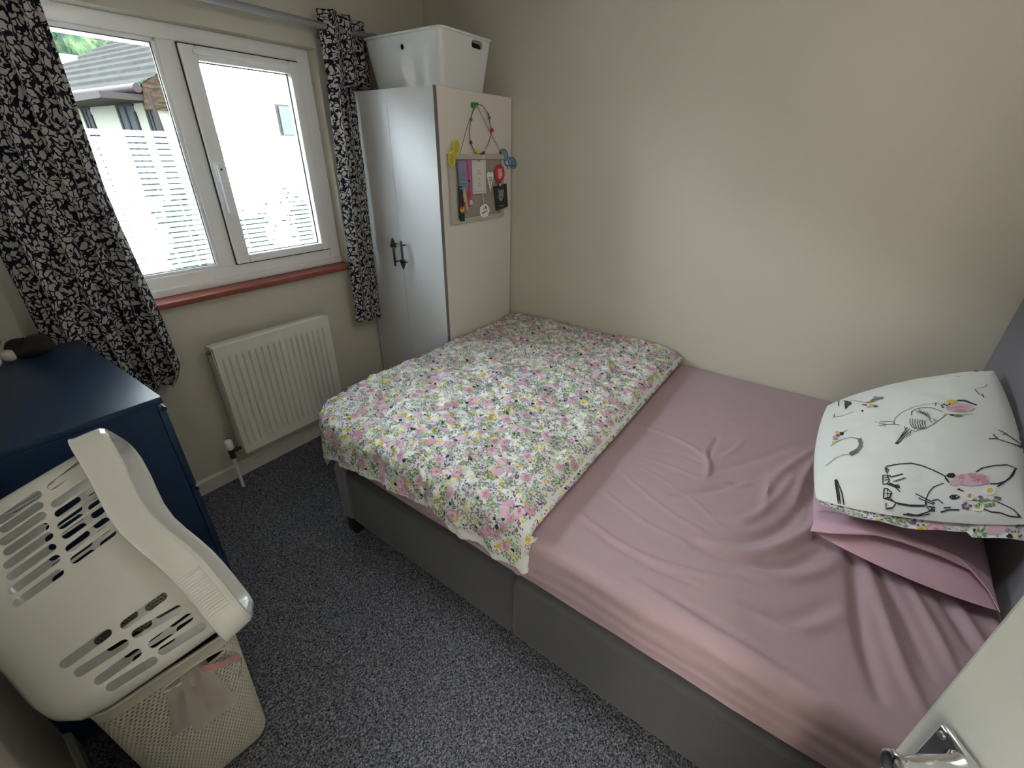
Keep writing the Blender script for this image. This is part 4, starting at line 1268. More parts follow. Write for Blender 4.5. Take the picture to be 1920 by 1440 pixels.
def dfn(s, t):
    # t<0.06: tucked underside of the fold edge ; then the top
    if t < 0.06:
        k = t / 0.06; p, q = duvet_st(s, 0.0)
        P_, n_ = duvet_pt(p, q)
        a = PI * (1 - k)
        dn = -n_ ; yv = Vector((0, -1, 0))
        rad_ = DTHK / 2 * (0.55 if s > 0.93 else 1.0)
        return P_ + dn * (rad_ * (1 - math.cos(a))) + yv * (rad_ * 0.9 * math.sin(a)) + Vector((0, 0.03 * (1 - k) * (k < 0.01), 0))
    p, q = duvet_st(s, (t - 0.06) / 0.94)
    P_, n_ = duvet_pt(p, q)
    return P_
b.grid(dfn, NS, NT)
# printed flowers laid into the cloth surface
SLOT = dict(duvet=0, rose=1, rose2=2, rose3=3, yellow=4, ochre=5, paley=6, green=7, green2=8, dkleaf=9, purple=10, lilac=11, petal=12, white=13)
DM = [M[k] for k in ('duvet', 'rose', 'rose2', 'rose3', 'yellow', 'ochre', 'paley', 'green', 'green2', 'dkleaf', 'purple', 'lilac', 'petal', 'white')]
def motif(put, kind, cx, cy, rot, sc_):
    """put(list of 2D pts, material key, layer)"""
    def rp(pts): 
        c_, s_ = math.cos(rot), math.sin(rot)
        return [(cx + (x * c_ - y * s_) * sc_, cy + (x * s_ + y * c_) * sc_) for x, y in pts]
    def disc(x, y, rx, ry, k, lay, n=8, wob=0.0):
        put(rp([(x + rx * math.cos(2 * PI * i / n) * (1 + wob * (i % 2)), y + ry * math.sin(2 * PI * i / n) * (1 + wob * (i % 2))) for i in range(n)]), k, lay)
    if kind == 'rose':
        base = 'rose2' if random.random() < 0.6 else 'rose'
        disc(0, 0, 0.021, 0.019, base, 1, 10, 0.12)
        for i in range(5):
            a = i * 1.257 + 0.3; disc(0.011 * math.cos(a), 0.010 * math.sin(a), 0.008, 0.006, 'rose2' if base == 'rose' else 'rose', 2, 6)
        disc(0, 0, 0.008, 0.007, 'rose', 3, 7); disc(0.001, 0.001, 0.004, 0.0035, 'rose3', 4, 6)
        put(rp([(0.019, -0.012), (0.031, -0.018), (0.029, -0.027), (0.022, -0.030), (0.017, -0.022)]), 'dkleaf', 1)
    elif kind == 'daisy':
        disc(0, 0, 0.0105, 0.0105, 'petal', 1, 14, -0.25); disc(0, 0, 0.0052, 0.0048, 'ochre' if random.random() < 0.5 else 'yellow', 2, 8)
    elif kind == 'yellow':
        for i in range(5):
            a = i * 1.257; disc(0.0055 * math.cos(a), 0.0055 * math.sin(a), 0.0045, 0.0045, 'yellow', 1, 6)
        disc(0, 0, 0.0035, 0.0035, 'ochre', 2, 6)
    elif kind == 'primrose':
        disc(0, 0, 0.0085, 0.0085, 'paley', 1, 10, -0.2); disc(0, 0, 0.003, 0.003, 'yellow', 2, 6)
    elif kind in ('green', 'green2'):
        for i in range(8):
            a = i * 0.8 + random.random() * 0.3; r0 = 0.003; r1 = 0.013 + 0.005 * random.random()
            put(rp([(r0 * math.cos(a), r0 * math.sin(a)), (r1 * .6 * math.cos(a - .28), r1 * .6 * math.sin(a - .28)), (r1 * math.cos(a), r1 * math.sin(a)), (r1 * .6 * math.cos(a + .28), r1 * .6 * math.sin(a + .28))]), kind, 1)
    elif kind in ('purple', 'lilac'):
        for i in range(9):
            a = random.random() * 2 * PI; rr_ = 0.015 * math.sqrt(random.random()); disc(rr_ * math.cos(a), rr_ * math.sin(a), 0.0034, 0.0028, kind, 1 + (i % 2), 5)
    elif kind == 'dot':
        disc(0, 0, 0.0035, 0.003, random.choice(['green', 'purple', 'paley', 'lilac', 'green2', 'dkleaf']), 1, 5)
def scatter(put, area, inside, dens=1.0):
    (x0, x1, y0, y1) = area
    placed = []
    plan = [('rose', 0.034, 300, 1.0), ('daisy', 0.015, 760, 1.0), ('yellow', 0.013, 290, 1.0), ('purple', 0.015, 760, 1.0), ('green', 0.016, 820, 1.0), ('primrose', 0.012, 560, 1.0), ('lilac', 0.013, 950, 1.0), ('green2', 0.012, 560, 1.0), ('dot', 0.005, 1500, 1.0)]
    cell = {}
    A_ = (x1 - x0) * (y1 - y0) / (1.75 * 1.25)
    for kind, rad_, cnt, sc_ in plan:
        for _ in range(int(cnt * A_ * dens)):
            for tr in range(9):
                x = random.uniform(x0, x1); y = random.uniform(y0, y1)
                ci, cj = int(x / 0.03), int(y / 0.03); ok = True
                for ii in (-1, 0, 1):
                    for jj in (-1, 0, 1):
                        for (px_, py_, pr_) in cell.get((ci + ii, cj + jj), ()):
                            if (px_ - x) ** 2 + (py_ - y) ** 2 < ((pr_ + rad_) * 0.47) ** 2: ok = False
                if ok and inside(x, y):
                    cell.setdefault((ci, cj), []).append((x, y, rad_)); motif(put, kind, x, y, random.random() * 6.28, random.uniform(0.85, 1.12)); break
def dput(pts, k, lay):
    b.slot(SLOT[k]); out = []
    for p, q in pts:
        q = max(q, -0.014); p = max(p, 0.0); P_, n_ = duvet_pt(p, q)
        P2_, _ = duvet_pt(p + 0.002, q); P3_, _ = duvet_pt(p, q + 0.002)
        nn = (P3_ - P_).cross(P2_ - P_)
        if nn.length < 1e-9: nn = n_
        nn.normalize()
        if nn.dot(n_) < 0: nn = -nn
        out.append(P_ + nn * (0.0011 + 0.00025 * lay))
    b.poly(out)
scatter(dput, (0.0, PMAX0 + 0.2, -0.015, QMAX), lambda p, q: p < PMAX0 + side_drop(FOLD_Y + min(q, .95)) - 0.012 and q > -0.012)
# flowers on the rolled fold edge
def eput(pts, k, lay):
    b.slot(SLOT[k]); out = []
    for p, q in pts:   # q in 0..0.06 => around the roll
        kk = max(0.02, min(1, 1 - q / 0.06)); 
        pm = PMAX0 + side_drop(FOLD_Y); s = max(0, min(1, p / pm))
        P_ = Vector(dfn(s, 0.06 * kk * 0.999)); 
        out.append(P_ + Vector((0, -0.0016, 0.0002)))
    b.poly(out)
scatter(eput, (0.02, PMAX0 + 0.14, 0.0, 0.056), lambda p, q: True, 1.1)
duv = b.build('duvet', DM, None, loc=(-0.8, -1.3, 0.575), smooth=60)
tag(duv, 'white duvet with a pink rose and daisy print folded over the foot of the bed', 'duvet')

# ------------------------------------------------------------------ pillows
def pillow_surface(BL, FL, BR, FR, hu, hd, seed, pinch=0.05):
    BL, FL, BR, FR = map(Vector, (BL, FL, BR, FR))
    nn = ((FL - BL).cross(BR - BL)); nn.normalize()
    if nn.z < 0: nn = -nn
    cen = (BL + FL + BR + FR) / 4
    def f(s, t, side):
        """s wall->near, t foot->head, side +1 top -1 under"""
        P_ = BL.lerp(FL, s).lerp(BR.lerp(FR, s), t)
        es, et = 4 * s * (1 - s), 4 * t * (1 - t)
        # edges bow outwards between the corners, corners stay pointed
        P_ = P_ + (P_ - cen) * (pinch * (max(es, et) - 0.0) * (1 - min(es, et)))
        k = (max(0, es) ** 0.55) * (max(0, et) ** 0.55)
        h = (hu if side > 0 else hd) * k
        w_ = 0.006 * fbm(s * 4, t * 4, seed + side, 3) * k + 0.006 * fbm(s * 9 , t * 3, seed, 2) * max(0, 1 - 3 * min(s, 1 - s)) * k ** 0.3
        return P_ + nn * (side * h + w_)
    return f
def pillow_mesh(b, f, n=46):
    for side, sl in ((1, 0), (-1, 1)):
        b.slot(sl); b.grid(lambda s, t: f(s, t, side), n, n)
# dusty pink pillow below
pf2 = pillow_surface((-0.40, -2.575, 0.635), (-1.095, -2.590, 0.610), (-0.38, -2.975, 0.66), (-1.135, -2.995, 0.615), 0.078, 0.026, 5, 0.07)
b = MB(); pillow_mesh(b, pf2); 
pp = b.build('pillow', [M['pinkpillow'], M['pinkpillow']], None, loc=(-0.75, -2.78, 0.58), smooth=80)
tag(pp, 'dusty pink pillow lying under the white animal-print pillow', 'pillow', 'pillows at the head of the bed')
b = MB()
HEM = [(-1.100, -2.580, 0.614), (-1.118, -2.628, 0.648), (-1.085, -2.725, 0.672), (-1.084, -2.784, 0.680), (-1.079, -2.866, 0.676), (-1.070, -2.933, 0.660), (-1.105, -2.975, 0.640), (-1.142, -2.998, 0.618)]
def flap(s, t):
    # open hem of the pillowcase: from the stuffed body out to a loose, slightly gaping edge
    k = s * (len(HEM) - 1); i = min(int(k), len(HEM) - 2); f = k - i; f = f * f * (3 - 2 * f)
    edge = Vector(HEM[i]).lerp(Vector(HEM[i + 1]), f)
    body = pf2(0.86, 0.02 + 0.96 * s, 1) + Vector((0, 0, 0.003))
    P_ = body.lerp(edge, t)
    P_.z += 0.012 * math.sin(PI * t) * math.sin(PI * s) + 0.0025 * math.sin(s * 34) * math.sin(PI * s) * t * (1 - t) * 3
    return P_
b.grid(flap, 40, 8)
b.build('pillowcase_hem', M['pinkpillow'], pp, smooth=80, mods=[('SOLIDIFY', dict(thickness=0.002))])
# white printed pillow on top
pf = pillow_surface((-0.395, -2.560, 0.722), (-1.055, -2.568, 0.702), (-0.300, -2.985, 0.968), (-1.010, -3.000, 0.815), 0.092, 0.050, 9, 0.095)
b = MB(); pillow_mesh(b, pf, 60)
STROKES = [
('ink',0.00147,[(0.5506,0.4614),(0.517,0.4728),(0.5009,0.4866),(0.4826,0.5002),(0.4658,0.514),(0.458,0.5275),(0.4494,0.5408),(0.4412,0.5542),(0.4327,0.5675),(0.4275,0.5822),(0.4213,0.5967),(0.4141,0.611),(0.4071,0.6252),(0.4039,0.6407),(0.4015,0.6563),(0.4006,0.6717),(0.3993,0.687)]),
('ink',0.00168,[(0.6224,0.5818),(0.6182,0.5964),(0.6135,0.611),(0.6084,0.6252),(0.5985,0.638),(0.5889,0.6507),(0.5778,0.6633),(0.5624,0.6756),(0.5463,0.6879),(0.5332,0.7003),(0.5125,0.7146),(0.4896,0.7287)]),
('ink',0.00189,[(0.5059,0.5581),(0.4714,0.5594),(0.4509,0.5795),(0.4452,0.5956),(0.4383,0.6115),(0.4369,0.6259),(0.4358,0.6402),(0.4353,0.6544),(0.4444,0.6689),(0.4529,0.6832),(0.4633,0.6971),(0.4727,0.7107)]),
('ink',0.00147,[(0.452,0.5984),(0.4858,0.606),(0.4896,0.6178)]),
('ink',0.00147,[(0.4634,0.6078),(0.4958,0.6152),(0.4981,0.6257)]),
('ink',0.00147,[(0.4736,0.6169),(0.5054,0.6242),(0.5064,0.6335)]),
('ink',0.00147,[(0.4829,0.6259),(0.5148,0.6332),(0.5148,0.6412)]),
('ink',0.00147,[(0.4917,0.6348),(0.5241,0.642),(0.5239,0.649)]),
('ink',0.00147,[(0.5007,0.6436),(0.5344,0.6509),(0.5338,0.6568)]),
('ink',0.00168,[(0.5322,0.5506),(0.5673,0.5456),(0.5993,0.5527),(0.6152,0.5701)]),
('ink',0.00168,[(0.5376,0.5632),(0.5687,0.5582),(0.5998,0.5645),(0.6155,0.5763)]),
('ink',0.00168,[(0.5432,0.5758),(0.5706,0.5709),(0.6009,0.5763),(0.6157,0.5824)]),
('ink',0.00168,[(0.5485,0.5883),(0.5727,0.5835),(0.6018,0.5881),(0.6158,0.5886)]),
('ink',0.00168,[(0.5516,0.6004),(0.5737,0.5958),(0.6018,0.5997),(0.6158,0.5947)]),
('ink',0.00168,[(0.5529,0.6121),(0.573,0.6079),(0.6012,0.6111),(0.6156,0.6007)]),
('ink',0.00168,[(0.5534,0.6238),(0.5711,0.6198),(0.6003,0.6224),(0.6154,0.6068)]),
('ink',0.00126,[(0.4619,0.579),(0.4861,0.5906)]),
('ink',0.00126,[(0.4677,0.5939),(0.493,0.6052)]),
('ink',0.00126,[(0.4722,0.6085),(0.4972,0.6193)]),
('ink',0.00126,[(0.4751,0.6229),(0.5008,0.6332)]),
('ink',0.00126,[(0.4773,0.637),(0.5045,0.6469)]),
('ink',0.00147,[(0.53,0.6424),(0.5682,0.6522),(0.5509,0.6648)]),
('ink',0.00147,[(0.5276,0.6658),(0.5556,0.6731),(0.5434,0.6824)]),
('ink',0.00189,[(0.4223,0.6826),(0.3932,0.6874),(0.4056,0.7044)]),
('ink',0,[(0.4206,0.7181),(0.4263,0.7147),(0.428,0.7083),(0.4225,0.7046),(0.4168,0.7089),(0.4148,0.7157)]),
('ink',0,[(0.4076,0.7305),(0.4133,0.7273),(0.4144,0.7201),(0.4096,0.7176),(0.4037,0.7212),(0.402,0.7282)]),
('ink',0,[(0.4172,0.7435),(0.4234,0.7405),(0.4244,0.7333),(0.4185,0.7308),(0.4123,0.7345),(0.4119,0.7411)]),
('ink',0,[(0.4074,0.756),(0.4133,0.7522),(0.4139,0.7453),(0.4086,0.7425),(0.4022,0.7465),(0.4018,0.7533)]),
('ink',0,[(0.4361,0.7226),(0.4419,0.7194),(0.4427,0.7129),(0.4379,0.7096),(0.4319,0.7133),(0.4305,0.7202)]),
('ink',0,[(0.4291,0.7517),(0.4356,0.748),(0.4361,0.7409),(0.4308,0.7377),(0.4248,0.742),(0.4243,0.7488)]),
('ink',0,[(0.4235,0.7627),(0.4292,0.7589),(0.4298,0.7526),(0.4251,0.7496),(0.4189,0.7537),(0.4188,0.7602)]),
('ink',0.00231,[(0.5357,0.3807),(0.5376,0.3993),(0.5382,0.4177),(0.5454,0.4398),(0.5506,0.4614)]),
('ink',0.00231,[(0.5692,0.387),(0.5635,0.4106),(0.5656,0.4275),(0.5671,0.4442),(0.5669,0.4606),(0.5729,0.4766),(0.5807,0.4928)]),
('ink',0.00126,[(0.5236,0.3562),(0.5509,0.3839),(0.5547,0.4007),(0.5586,0.4175)]),
('ink',0.00126,[(0.5671,0.4071),(0.5895,0.4167)]),
('ink',0.00126,[(0.5691,0.3733),(0.5677,0.3971)]),
('ink',0.0021,[(0.5506,0.4614),(0.567,0.4626)]),
('ink',0.0021,[(0.6131,0.5425),(0.631,0.5273),(0.6473,0.512),(0.6641,0.4983),(0.6805,0.4846),(0.6939,0.4731),(0.706,0.4616),(0.7053,0.4789),(0.6929,0.4907),(0.6784,0.5023),(0.6635,0.5138),(0.6504,0.5273),(0.6367,0.5408),(0.622,0.5542)]),
('ink',0.00252,[(0.6033,0.5305),(0.6212,0.52),(0.6386,0.5095),(0.6553,0.4989),(0.6714,0.4895),(0.6861,0.4799),(0.6989,0.47)]),
('ink',0.00168,[(0.6223,0.5357),(0.6367,0.5253),(0.6502,0.5149),(0.6632,0.5045),(0.677,0.4952),(0.6898,0.4858),(0.7009,0.4762)]),
('ink',0.00168,[(0.5925,0.5152),(0.6216,0.5231)]),
('ink',0.00126,[(0.631,0.5443),(0.6513,0.5425),(0.6614,0.5294),(0.6714,0.5163)]),
('ink',0,[(0.7055,0.4805),(0.7084,0.4778),(0.7095,0.4741),(0.7101,0.4688),(0.709,0.464),(0.7061,0.4603),(0.7032,0.4602),(0.7001,0.4603),(0.6989,0.4648),(0.6986,0.4701),(0.6992,0.4747),(0.7022,0.4789)]),
('ink',0.00189,[(0.622,0.5573),(0.6345,0.5684),(0.6225,0.5849)]),
('rose2',0,[(0.4214,0.8565),(0.4426,0.8428),(0.4615,0.8167),(0.4677,0.7876),(0.467,0.7534),(0.4571,0.7338),(0.4405,0.7297),(0.4207,0.7348),(0.4053,0.7608),(0.3942,0.7943),(0.3945,0.826),(0.4067,0.8457)]),
('rose',0,[(0.4214,0.7976),(0.4306,0.794),(0.4397,0.7825),(0.4415,0.7685),(0.4401,0.7557),(0.437,0.7456),(0.4284,0.7401),(0.4201,0.7445),(0.4104,0.7574),(0.4082,0.7713),(0.4094,0.7856),(0.4139,0.7935)]),
('rose',0,[(0.4081,0.848),(0.4154,0.8432),(0.4234,0.8318),(0.4255,0.8173),(0.4295,0.8018),(0.4236,0.795),(0.4172,0.7895),(0.409,0.794),(0.4027,0.8044),(0.398,0.8201),(0.3976,0.8338),(0.4016,0.8418)]),
('rose',0,[(0.4479,0.8211),(0.4553,0.8178),(0.462,0.8068),(0.4671,0.7929),(0.4665,0.7795),(0.4617,0.7695),(0.4565,0.7686),(0.4502,0.7737),(0.4445,0.7807),(0.4411,0.7953),(0.4401,0.8086),(0.4425,0.8165)]),
('yellow',0,[(0.3813,0.7901),(0.3893,0.784),(0.3964,0.7746),(0.4009,0.761),(0.3979,0.7476),(0.3927,0.7373),(0.385,0.734),(0.3758,0.7412),(0.3672,0.7507),(0.3657,0.7639),(0.367,0.776),(0.3731,0.7869)]),
('dkleaf',0.00504,[(0.3706,0.7856),(0.3704,0.8019),(0.3697,0.8179),(0.3773,0.8301),(0.3844,0.8422),(0.391,0.8546),(0.3971,0.8668)]),
('purple',0.00336,[(0.3648,0.7916),(0.3634,0.8079),(0.3623,0.824),(0.3714,0.8334),(0.3798,0.8427),(0.388,0.8519)]),
('green',0,[(0.4938,0.8018),(0.4997,0.7965),(0.5042,0.7887),(0.507,0.7784),(0.5067,0.7687),(0.5024,0.7615),(0.4974,0.7565),(0.4912,0.7596),(0.4869,0.7701),(0.4841,0.7806),(0.4859,0.7918),(0.4887,0.7966)]),
('dkleaf',0,[(0.4914,0.7694),(0.4971,0.7624),(0.4993,0.7488),(0.4953,0.7416),(0.4881,0.7491),(0.4861,0.7624)]),
('green2',0.00252,[(0.4869,0.7962),(0.4829,0.8082),(0.4781,0.82),(0.4728,0.8318),(0.4675,0.8434)]),
('green',0.0021,[(0.4891,0.7315),(0.4877,0.7534)]),
('ink',0.00315,[(0.8327,0.4044),(0.828,0.4196),(0.8239,0.4349),(0.8211,0.4533),(0.8189,0.4716),(0.8184,0.4866),(0.8173,0.5014),(0.8157,0.516),(0.8142,0.5306),(0.8166,0.5454),(0.8184,0.56),(0.82,0.5745),(0.8246,0.5877),(0.8299,0.6008),(0.835,0.6138),(0.8396,0.6267),(0.8447,0.6379),(0.8498,0.6491),(0.8544,0.6601),(0.8586,0.6711),(0.8703,0.6725),(0.8831,0.6835)]),
('ink',0.00231,[(0.8361,0.4012),(0.8478,0.4167),(0.87,0.4078),(0.8486,0.4005),(0.8361,0.4012)]),
('ink',0.00168,[(0.8388,0.407),(0.8601,0.4075)]),
('ink',0.00252,[(0.8741,0.3864),(0.8872,0.3852),(0.9007,0.3842),(0.9138,0.3832),(0.9103,0.404),(0.8942,0.4171),(0.8764,0.4084),(0.8741,0.3864)]),
('ink',0.00168,[(0.8951,0.3876),(0.8935,0.4011),(0.8918,0.4145)]),
('ink',0.00168,[(0.8844,0.3896),(0.8841,0.4135)]),
('ink',0.00189,[(0.8789,0.4216),(0.8837,0.4272)]),
('ink',0.00189,[(0.8771,0.4299),(0.8819,0.4354)]),
('ink',0.00189,[(0.8753,0.4381),(0.8802,0.4436)]),
('ink',0.00189,[(0.8737,0.4464),(0.8786,0.4518)]),
('ink',0.00189,[(0.8721,0.4546),(0.8771,0.46)]),
('ink',0.00189,[(0.8705,0.4628),(0.8755,0.4682)]),
('ink',0.00189,[(0.8689,0.471),(0.8738,0.4763)]),
('ink',0.00189,[(0.867,0.4791),(0.8718,0.4844)]),
('ink',0.00189,[(0.8813,0.4244),(0.8782,0.4388),(0.8754,0.4532),(0.8727,0.4676),(0.8694,0.4818)]),
('ink',0.00168,[(0.8997,0.4339),(0.8955,0.4482),(0.8919,0.4625),(0.888,0.4768),(0.8836,0.4909)]),
('ink',0.00147,[(0.8958,0.4484),(0.9011,0.4544)]),
('ink',0.00147,[(0.8935,0.4569),(0.8988,0.4629)]),
('ink',0.00147,[(0.8912,0.4654),(0.8963,0.4712)]),
('ink',0.00147,[(0.8888,0.4738),(0.8937,0.4796)]),
('ink',0.00147,[(0.8862,0.4822),(0.891,0.4879)]),
('ink',0.00147,[(0.8834,0.4905),(0.8881,0.4962)]),
('ink',0.00273,[(0.9103,0.404),(0.9144,0.4169),(0.9181,0.4297),(0.9219,0.4423),(0.929,0.451),(0.9359,0.4596)]),
('ink',0.00252,[(0.9058,0.4131),(0.9091,0.4249),(0.9124,0.4366),(0.9157,0.4482),(0.919,0.4597)]),
('ink',0.0021,[(0.9149,0.4093),(0.914,0.4222),(0.9132,0.4351),(0.9126,0.448),(0.9124,0.4609)]),
('ink',0.00231,[(0.9077,0.4154),(0.9164,0.4151)]),
('ink',0.00231,[(0.9088,0.421),(0.9174,0.4207)]),
('ink',0.00231,[(0.91,0.4266),(0.9185,0.4262)]),
('ink',0.00231,[(0.9112,0.4322),(0.9195,0.4318)]),
('ink',0.00231,[(0.9123,0.4377),(0.9206,0.4372)]),
('ink',0.00231,[(0.9135,0.4432),(0.9217,0.4427)]),
('ink',0.00231,[(0.9148,0.4487),(0.9228,0.4482)]),
('ink',0.00231,[(0.916,0.4542),(0.9239,0.4536)]),
('ink',0.00231,[(0.9173,0.4597),(0.925,0.459)]),
('ink',0.00336,[(0.8738,0.4074),(0.8777,0.4248)]),
('ink',0.00273,[(0.93,0.3872),(0.9418,0.3847),(0.9532,0.3822),(0.9644,0.3796),(0.9616,0.3942),(0.959,0.4087),(0.9417,0.4209),(0.935,0.4114),(0.9282,0.4018),(0.93,0.3872)]),
('ink',0.00168,[(0.9313,0.4014),(0.9453,0.4008),(0.9587,0.4002)]),
('ink',0.00147,[(0.947,0.3906),(0.9461,0.4041),(0.9453,0.4175)]),
('ink',0.00231,[(0.9602,0.4085),(0.9655,0.4172),(0.9704,0.4258),(0.9748,0.4342),(0.9813,0.4253),(0.9872,0.4162),(0.9895,0.4005),(0.9918,0.3846),(0.9848,0.3868),(0.9767,0.3887)]),
('ink',0.00252,[(0.9641,0.3825),(0.9651,0.395),(0.9662,0.4074),(0.9693,0.4207),(0.9721,0.4337)]),
('ink',0.00273,[(0.9732,0.4335),(0.9734,0.4452),(0.9737,0.4569),(0.9741,0.4685),(0.9745,0.4801),(0.9749,0.4916),(0.9742,0.5054),(0.9733,0.5192),(0.9725,0.533),(0.9718,0.5466),(0.9711,0.5603)]),
('ink',0.00168,[(0.9759,0.4409),(0.976,0.4549),(0.9762,0.4688),(0.9764,0.4825),(0.9768,0.4963),(0.976,0.508),(0.9751,0.5197),(0.9743,0.5314),(0.9734,0.543),(0.9727,0.5546)]),
('ink',0.00189,[(0.9711,0.5603),(0.963,0.5641),(0.9544,0.5678),(0.9424,0.5774),(0.9294,0.587),(0.9184,0.5999),(0.907,0.6128),(0.9009,0.6281),(0.8949,0.6435),(0.8886,0.6589)]),
('ink',0.00126,[(0.9296,0.5849),(0.9291,0.5892)]),
('ink',0.00126,[(0.9234,0.5922),(0.9229,0.5965)]),
('ink',0.00126,[(0.917,0.5996),(0.9165,0.6039)]),
('ink',0.00126,[(0.9105,0.607),(0.91,0.6113)]),
('ink',0.00126,[(0.9039,0.6176),(0.9053,0.6211)]),
('ink',0.00126,[(0.8991,0.6307),(0.9005,0.6341)]),
('ink',0.00126,[(0.8943,0.6438),(0.8957,0.6472)]),
('ink',0.00126,[(0.8894,0.6569),(0.8908,0.6603)]),
('ink',0.0021,[(0.9562,0.5673),(0.9657,0.5671),(0.9745,0.5669),(0.9815,0.5747),(0.9819,0.586),(0.9823,0.5973)]),
('ink',0.00231,[(0.9726,0.5727),(0.9733,0.5865),(0.974,0.6003)]),
('ink',0.00168,[(0.9828,0.5767),(0.9772,0.5864),(0.9712,0.5962)]),
('ink',0.00231,[(0.9376,0.527),(0.941,0.5369),(0.9443,0.5467),(0.9476,0.5565),(0.9508,0.5662),(0.9539,0.5758),(0.9569,0.5853),(0.9597,0.5947),(0.9625,0.6041)]),
('ink',0.00189,[(0.9507,0.5373),(0.9538,0.5479),(0.9568,0.5585),(0.9597,0.5689),(0.9627,0.5835),(0.9656,0.598)]),
('ink',0.00168,[(0.9968,0.4572),(0.9964,0.47),(0.9961,0.4827),(0.9957,0.4954),(0.9953,0.508),(0.9947,0.5205),(0.992,0.5354),(0.9891,0.5503),(0.9862,0.5652),(0.9818,0.5822),(0.9772,0.5992)]),
('ink',0.00126,[(0.9941,0.4743),(0.9945,0.4871),(0.9948,0.4999),(0.9954,0.5126),(0.9956,0.5252),(0.994,0.5374),(0.9926,0.5496),(0.9912,0.5618),(0.9897,0.5739)]),
('ink',0.0021,[(0.9545,0.5937),(0.9522,0.6072),(0.9497,0.6206),(0.9551,0.6293),(0.9602,0.638)]),
('ink',0.00231,[(0.984,0.6194),(0.9816,0.6313),(0.979,0.6433),(0.9765,0.6552),(0.976,0.6668),(0.9755,0.6784),(0.975,0.69),(0.9745,0.7016)]),
('ink',0.00189,[(0.9723,0.6364),(0.9708,0.6522),(0.9694,0.6679)]),
('ink',0.00273,[(0.9388,0.6724),(0.9316,0.6846),(0.9288,0.7032),(0.9326,0.7148),(0.9418,0.6969),(0.9434,0.6787),(0.9388,0.6724)]),
('ink',0,[(0.9358,0.7004),(0.9381,0.6973),(0.9401,0.694),(0.9408,0.6896),(0.9406,0.6853),(0.9397,0.6818),(0.9375,0.6822),(0.9355,0.6834),(0.9334,0.6876),(0.9322,0.6921),(0.9323,0.696),(0.9341,0.6983)]),
('ink',0.00294,[(0.9064,0.7116),(0.9076,0.7247),(0.9085,0.7376)]),
('ink',0.0021,[(0.9007,0.7208),(0.9115,0.7267)]),
('ink',0.00231,[(0.8674,0.6769),(0.8841,0.6833)]),
('ink',0.00273,[(0.8243,0.8129),(0.8111,0.8288),(0.7956,0.8435),(0.7878,0.8558),(0.7805,0.868),(0.7734,0.88),(0.7661,0.8919),(0.7608,0.9033),(0.7553,0.9146),(0.7495,0.9257),(0.7434,0.9367),(0.7434,0.9461),(0.7429,0.9554),(0.7419,0.9646),(0.7657,0.9575),(0.7881,0.9504),(0.8032,0.9409),(0.8181,0.9312),(0.8324,0.9213),(0.8406,0.9112),(0.8487,0.901),(0.8562,0.8905),(0.8606,0.8765),(0.8645,0.8621)]),
('ink',0.00273,[(0.7453,0.9642),(0.7624,0.9578),(0.7786,0.9513),(0.794,0.9448),(0.8096,0.9382),(0.8227,0.9286),(0.8352,0.9189),(0.8475,0.909),(0.8594,0.899),(0.8707,0.8888)]),
('ink',0.00252,[(0.9658,0.8063),(0.9701,0.8204),(0.9741,0.8345),(0.9741,0.8466),(0.974,0.8588),(0.9738,0.8711),(0.9767,0.8841),(0.9795,0.8971),(0.9821,0.9103),(0.9818,0.9228),(0.9813,0.9355),(0.9807,0.9482),(0.9799,0.9611),(0.9744,0.9546),(0.9689,0.9481),(0.9631,0.9416),(0.9571,0.9353),(0.9538,0.9256),(0.9505,0.916),(0.947,0.9065),(0.9435,0.897),(0.94,0.8876),(0.9373,0.8728)]),
('ink',0.00315,[(0.9729,0.9462),(0.9793,0.9591)]),
('dkleaf',0,[(0.8504,0.72),(0.8612,0.7085),(0.8633,0.686),(0.8565,0.676),(0.8449,0.6913),(0.8408,0.7131)]),
('rose2',0,[(0.8465,0.8584),(0.862,0.8556),(0.8765,0.8203),(0.8848,0.7785),(0.8871,0.7431),(0.881,0.7136),(0.8679,0.7099),(0.8521,0.7158),(0.8393,0.7524),(0.8296,0.7932),(0.8261,0.8335),(0.8292,0.8615)]),
('rose2',0,[(0.879,0.7311),(0.887,0.7237),(0.8929,0.7143),(0.8946,0.7016),(0.896,0.6898),(0.8912,0.681),(0.8842,0.6825),(0.8764,0.6875),(0.8717,0.6952),(0.8683,0.7079),(0.8684,0.7201),(0.8725,0.729)]),
('rose',0,[(0.8496,0.7713),(0.8555,0.7691),(0.8598,0.7597),(0.8632,0.7483),(0.8651,0.7367),(0.861,0.7317),(0.8561,0.7278),(0.85,0.7344),(0.8435,0.7423),(0.8401,0.7539),(0.8409,0.7634),(0.8446,0.7692)]),
('rose',0,[(0.8377,0.8114),(0.8429,0.8078),(0.8484,0.797),(0.8511,0.7824),(0.8517,0.7681),(0.8493,0.7587),(0.844,0.7581),(0.8378,0.7654),(0.8333,0.774),(0.8298,0.7878),(0.8304,0.8003),(0.8328,0.8082)]),
('rose',0,[(0.8386,0.8566),(0.8481,0.8476),(0.8551,0.8377),(0.8589,0.8223),(0.8589,0.8065),(0.8548,0.7993),(0.849,0.7984),(0.8423,0.803),(0.8358,0.8148),(0.833,0.8291),(0.8322,0.8434),(0.8334,0.8525)]),
('rose',0,[(0.8565,0.8622),(0.8622,0.8585),(0.8676,0.8495),(0.8707,0.8396),(0.871,0.8289),(0.8675,0.8247),(0.8634,0.8238),(0.8588,0.8251),(0.8528,0.835),(0.8505,0.8452),(0.8488,0.8544),(0.8508,0.8615)]),
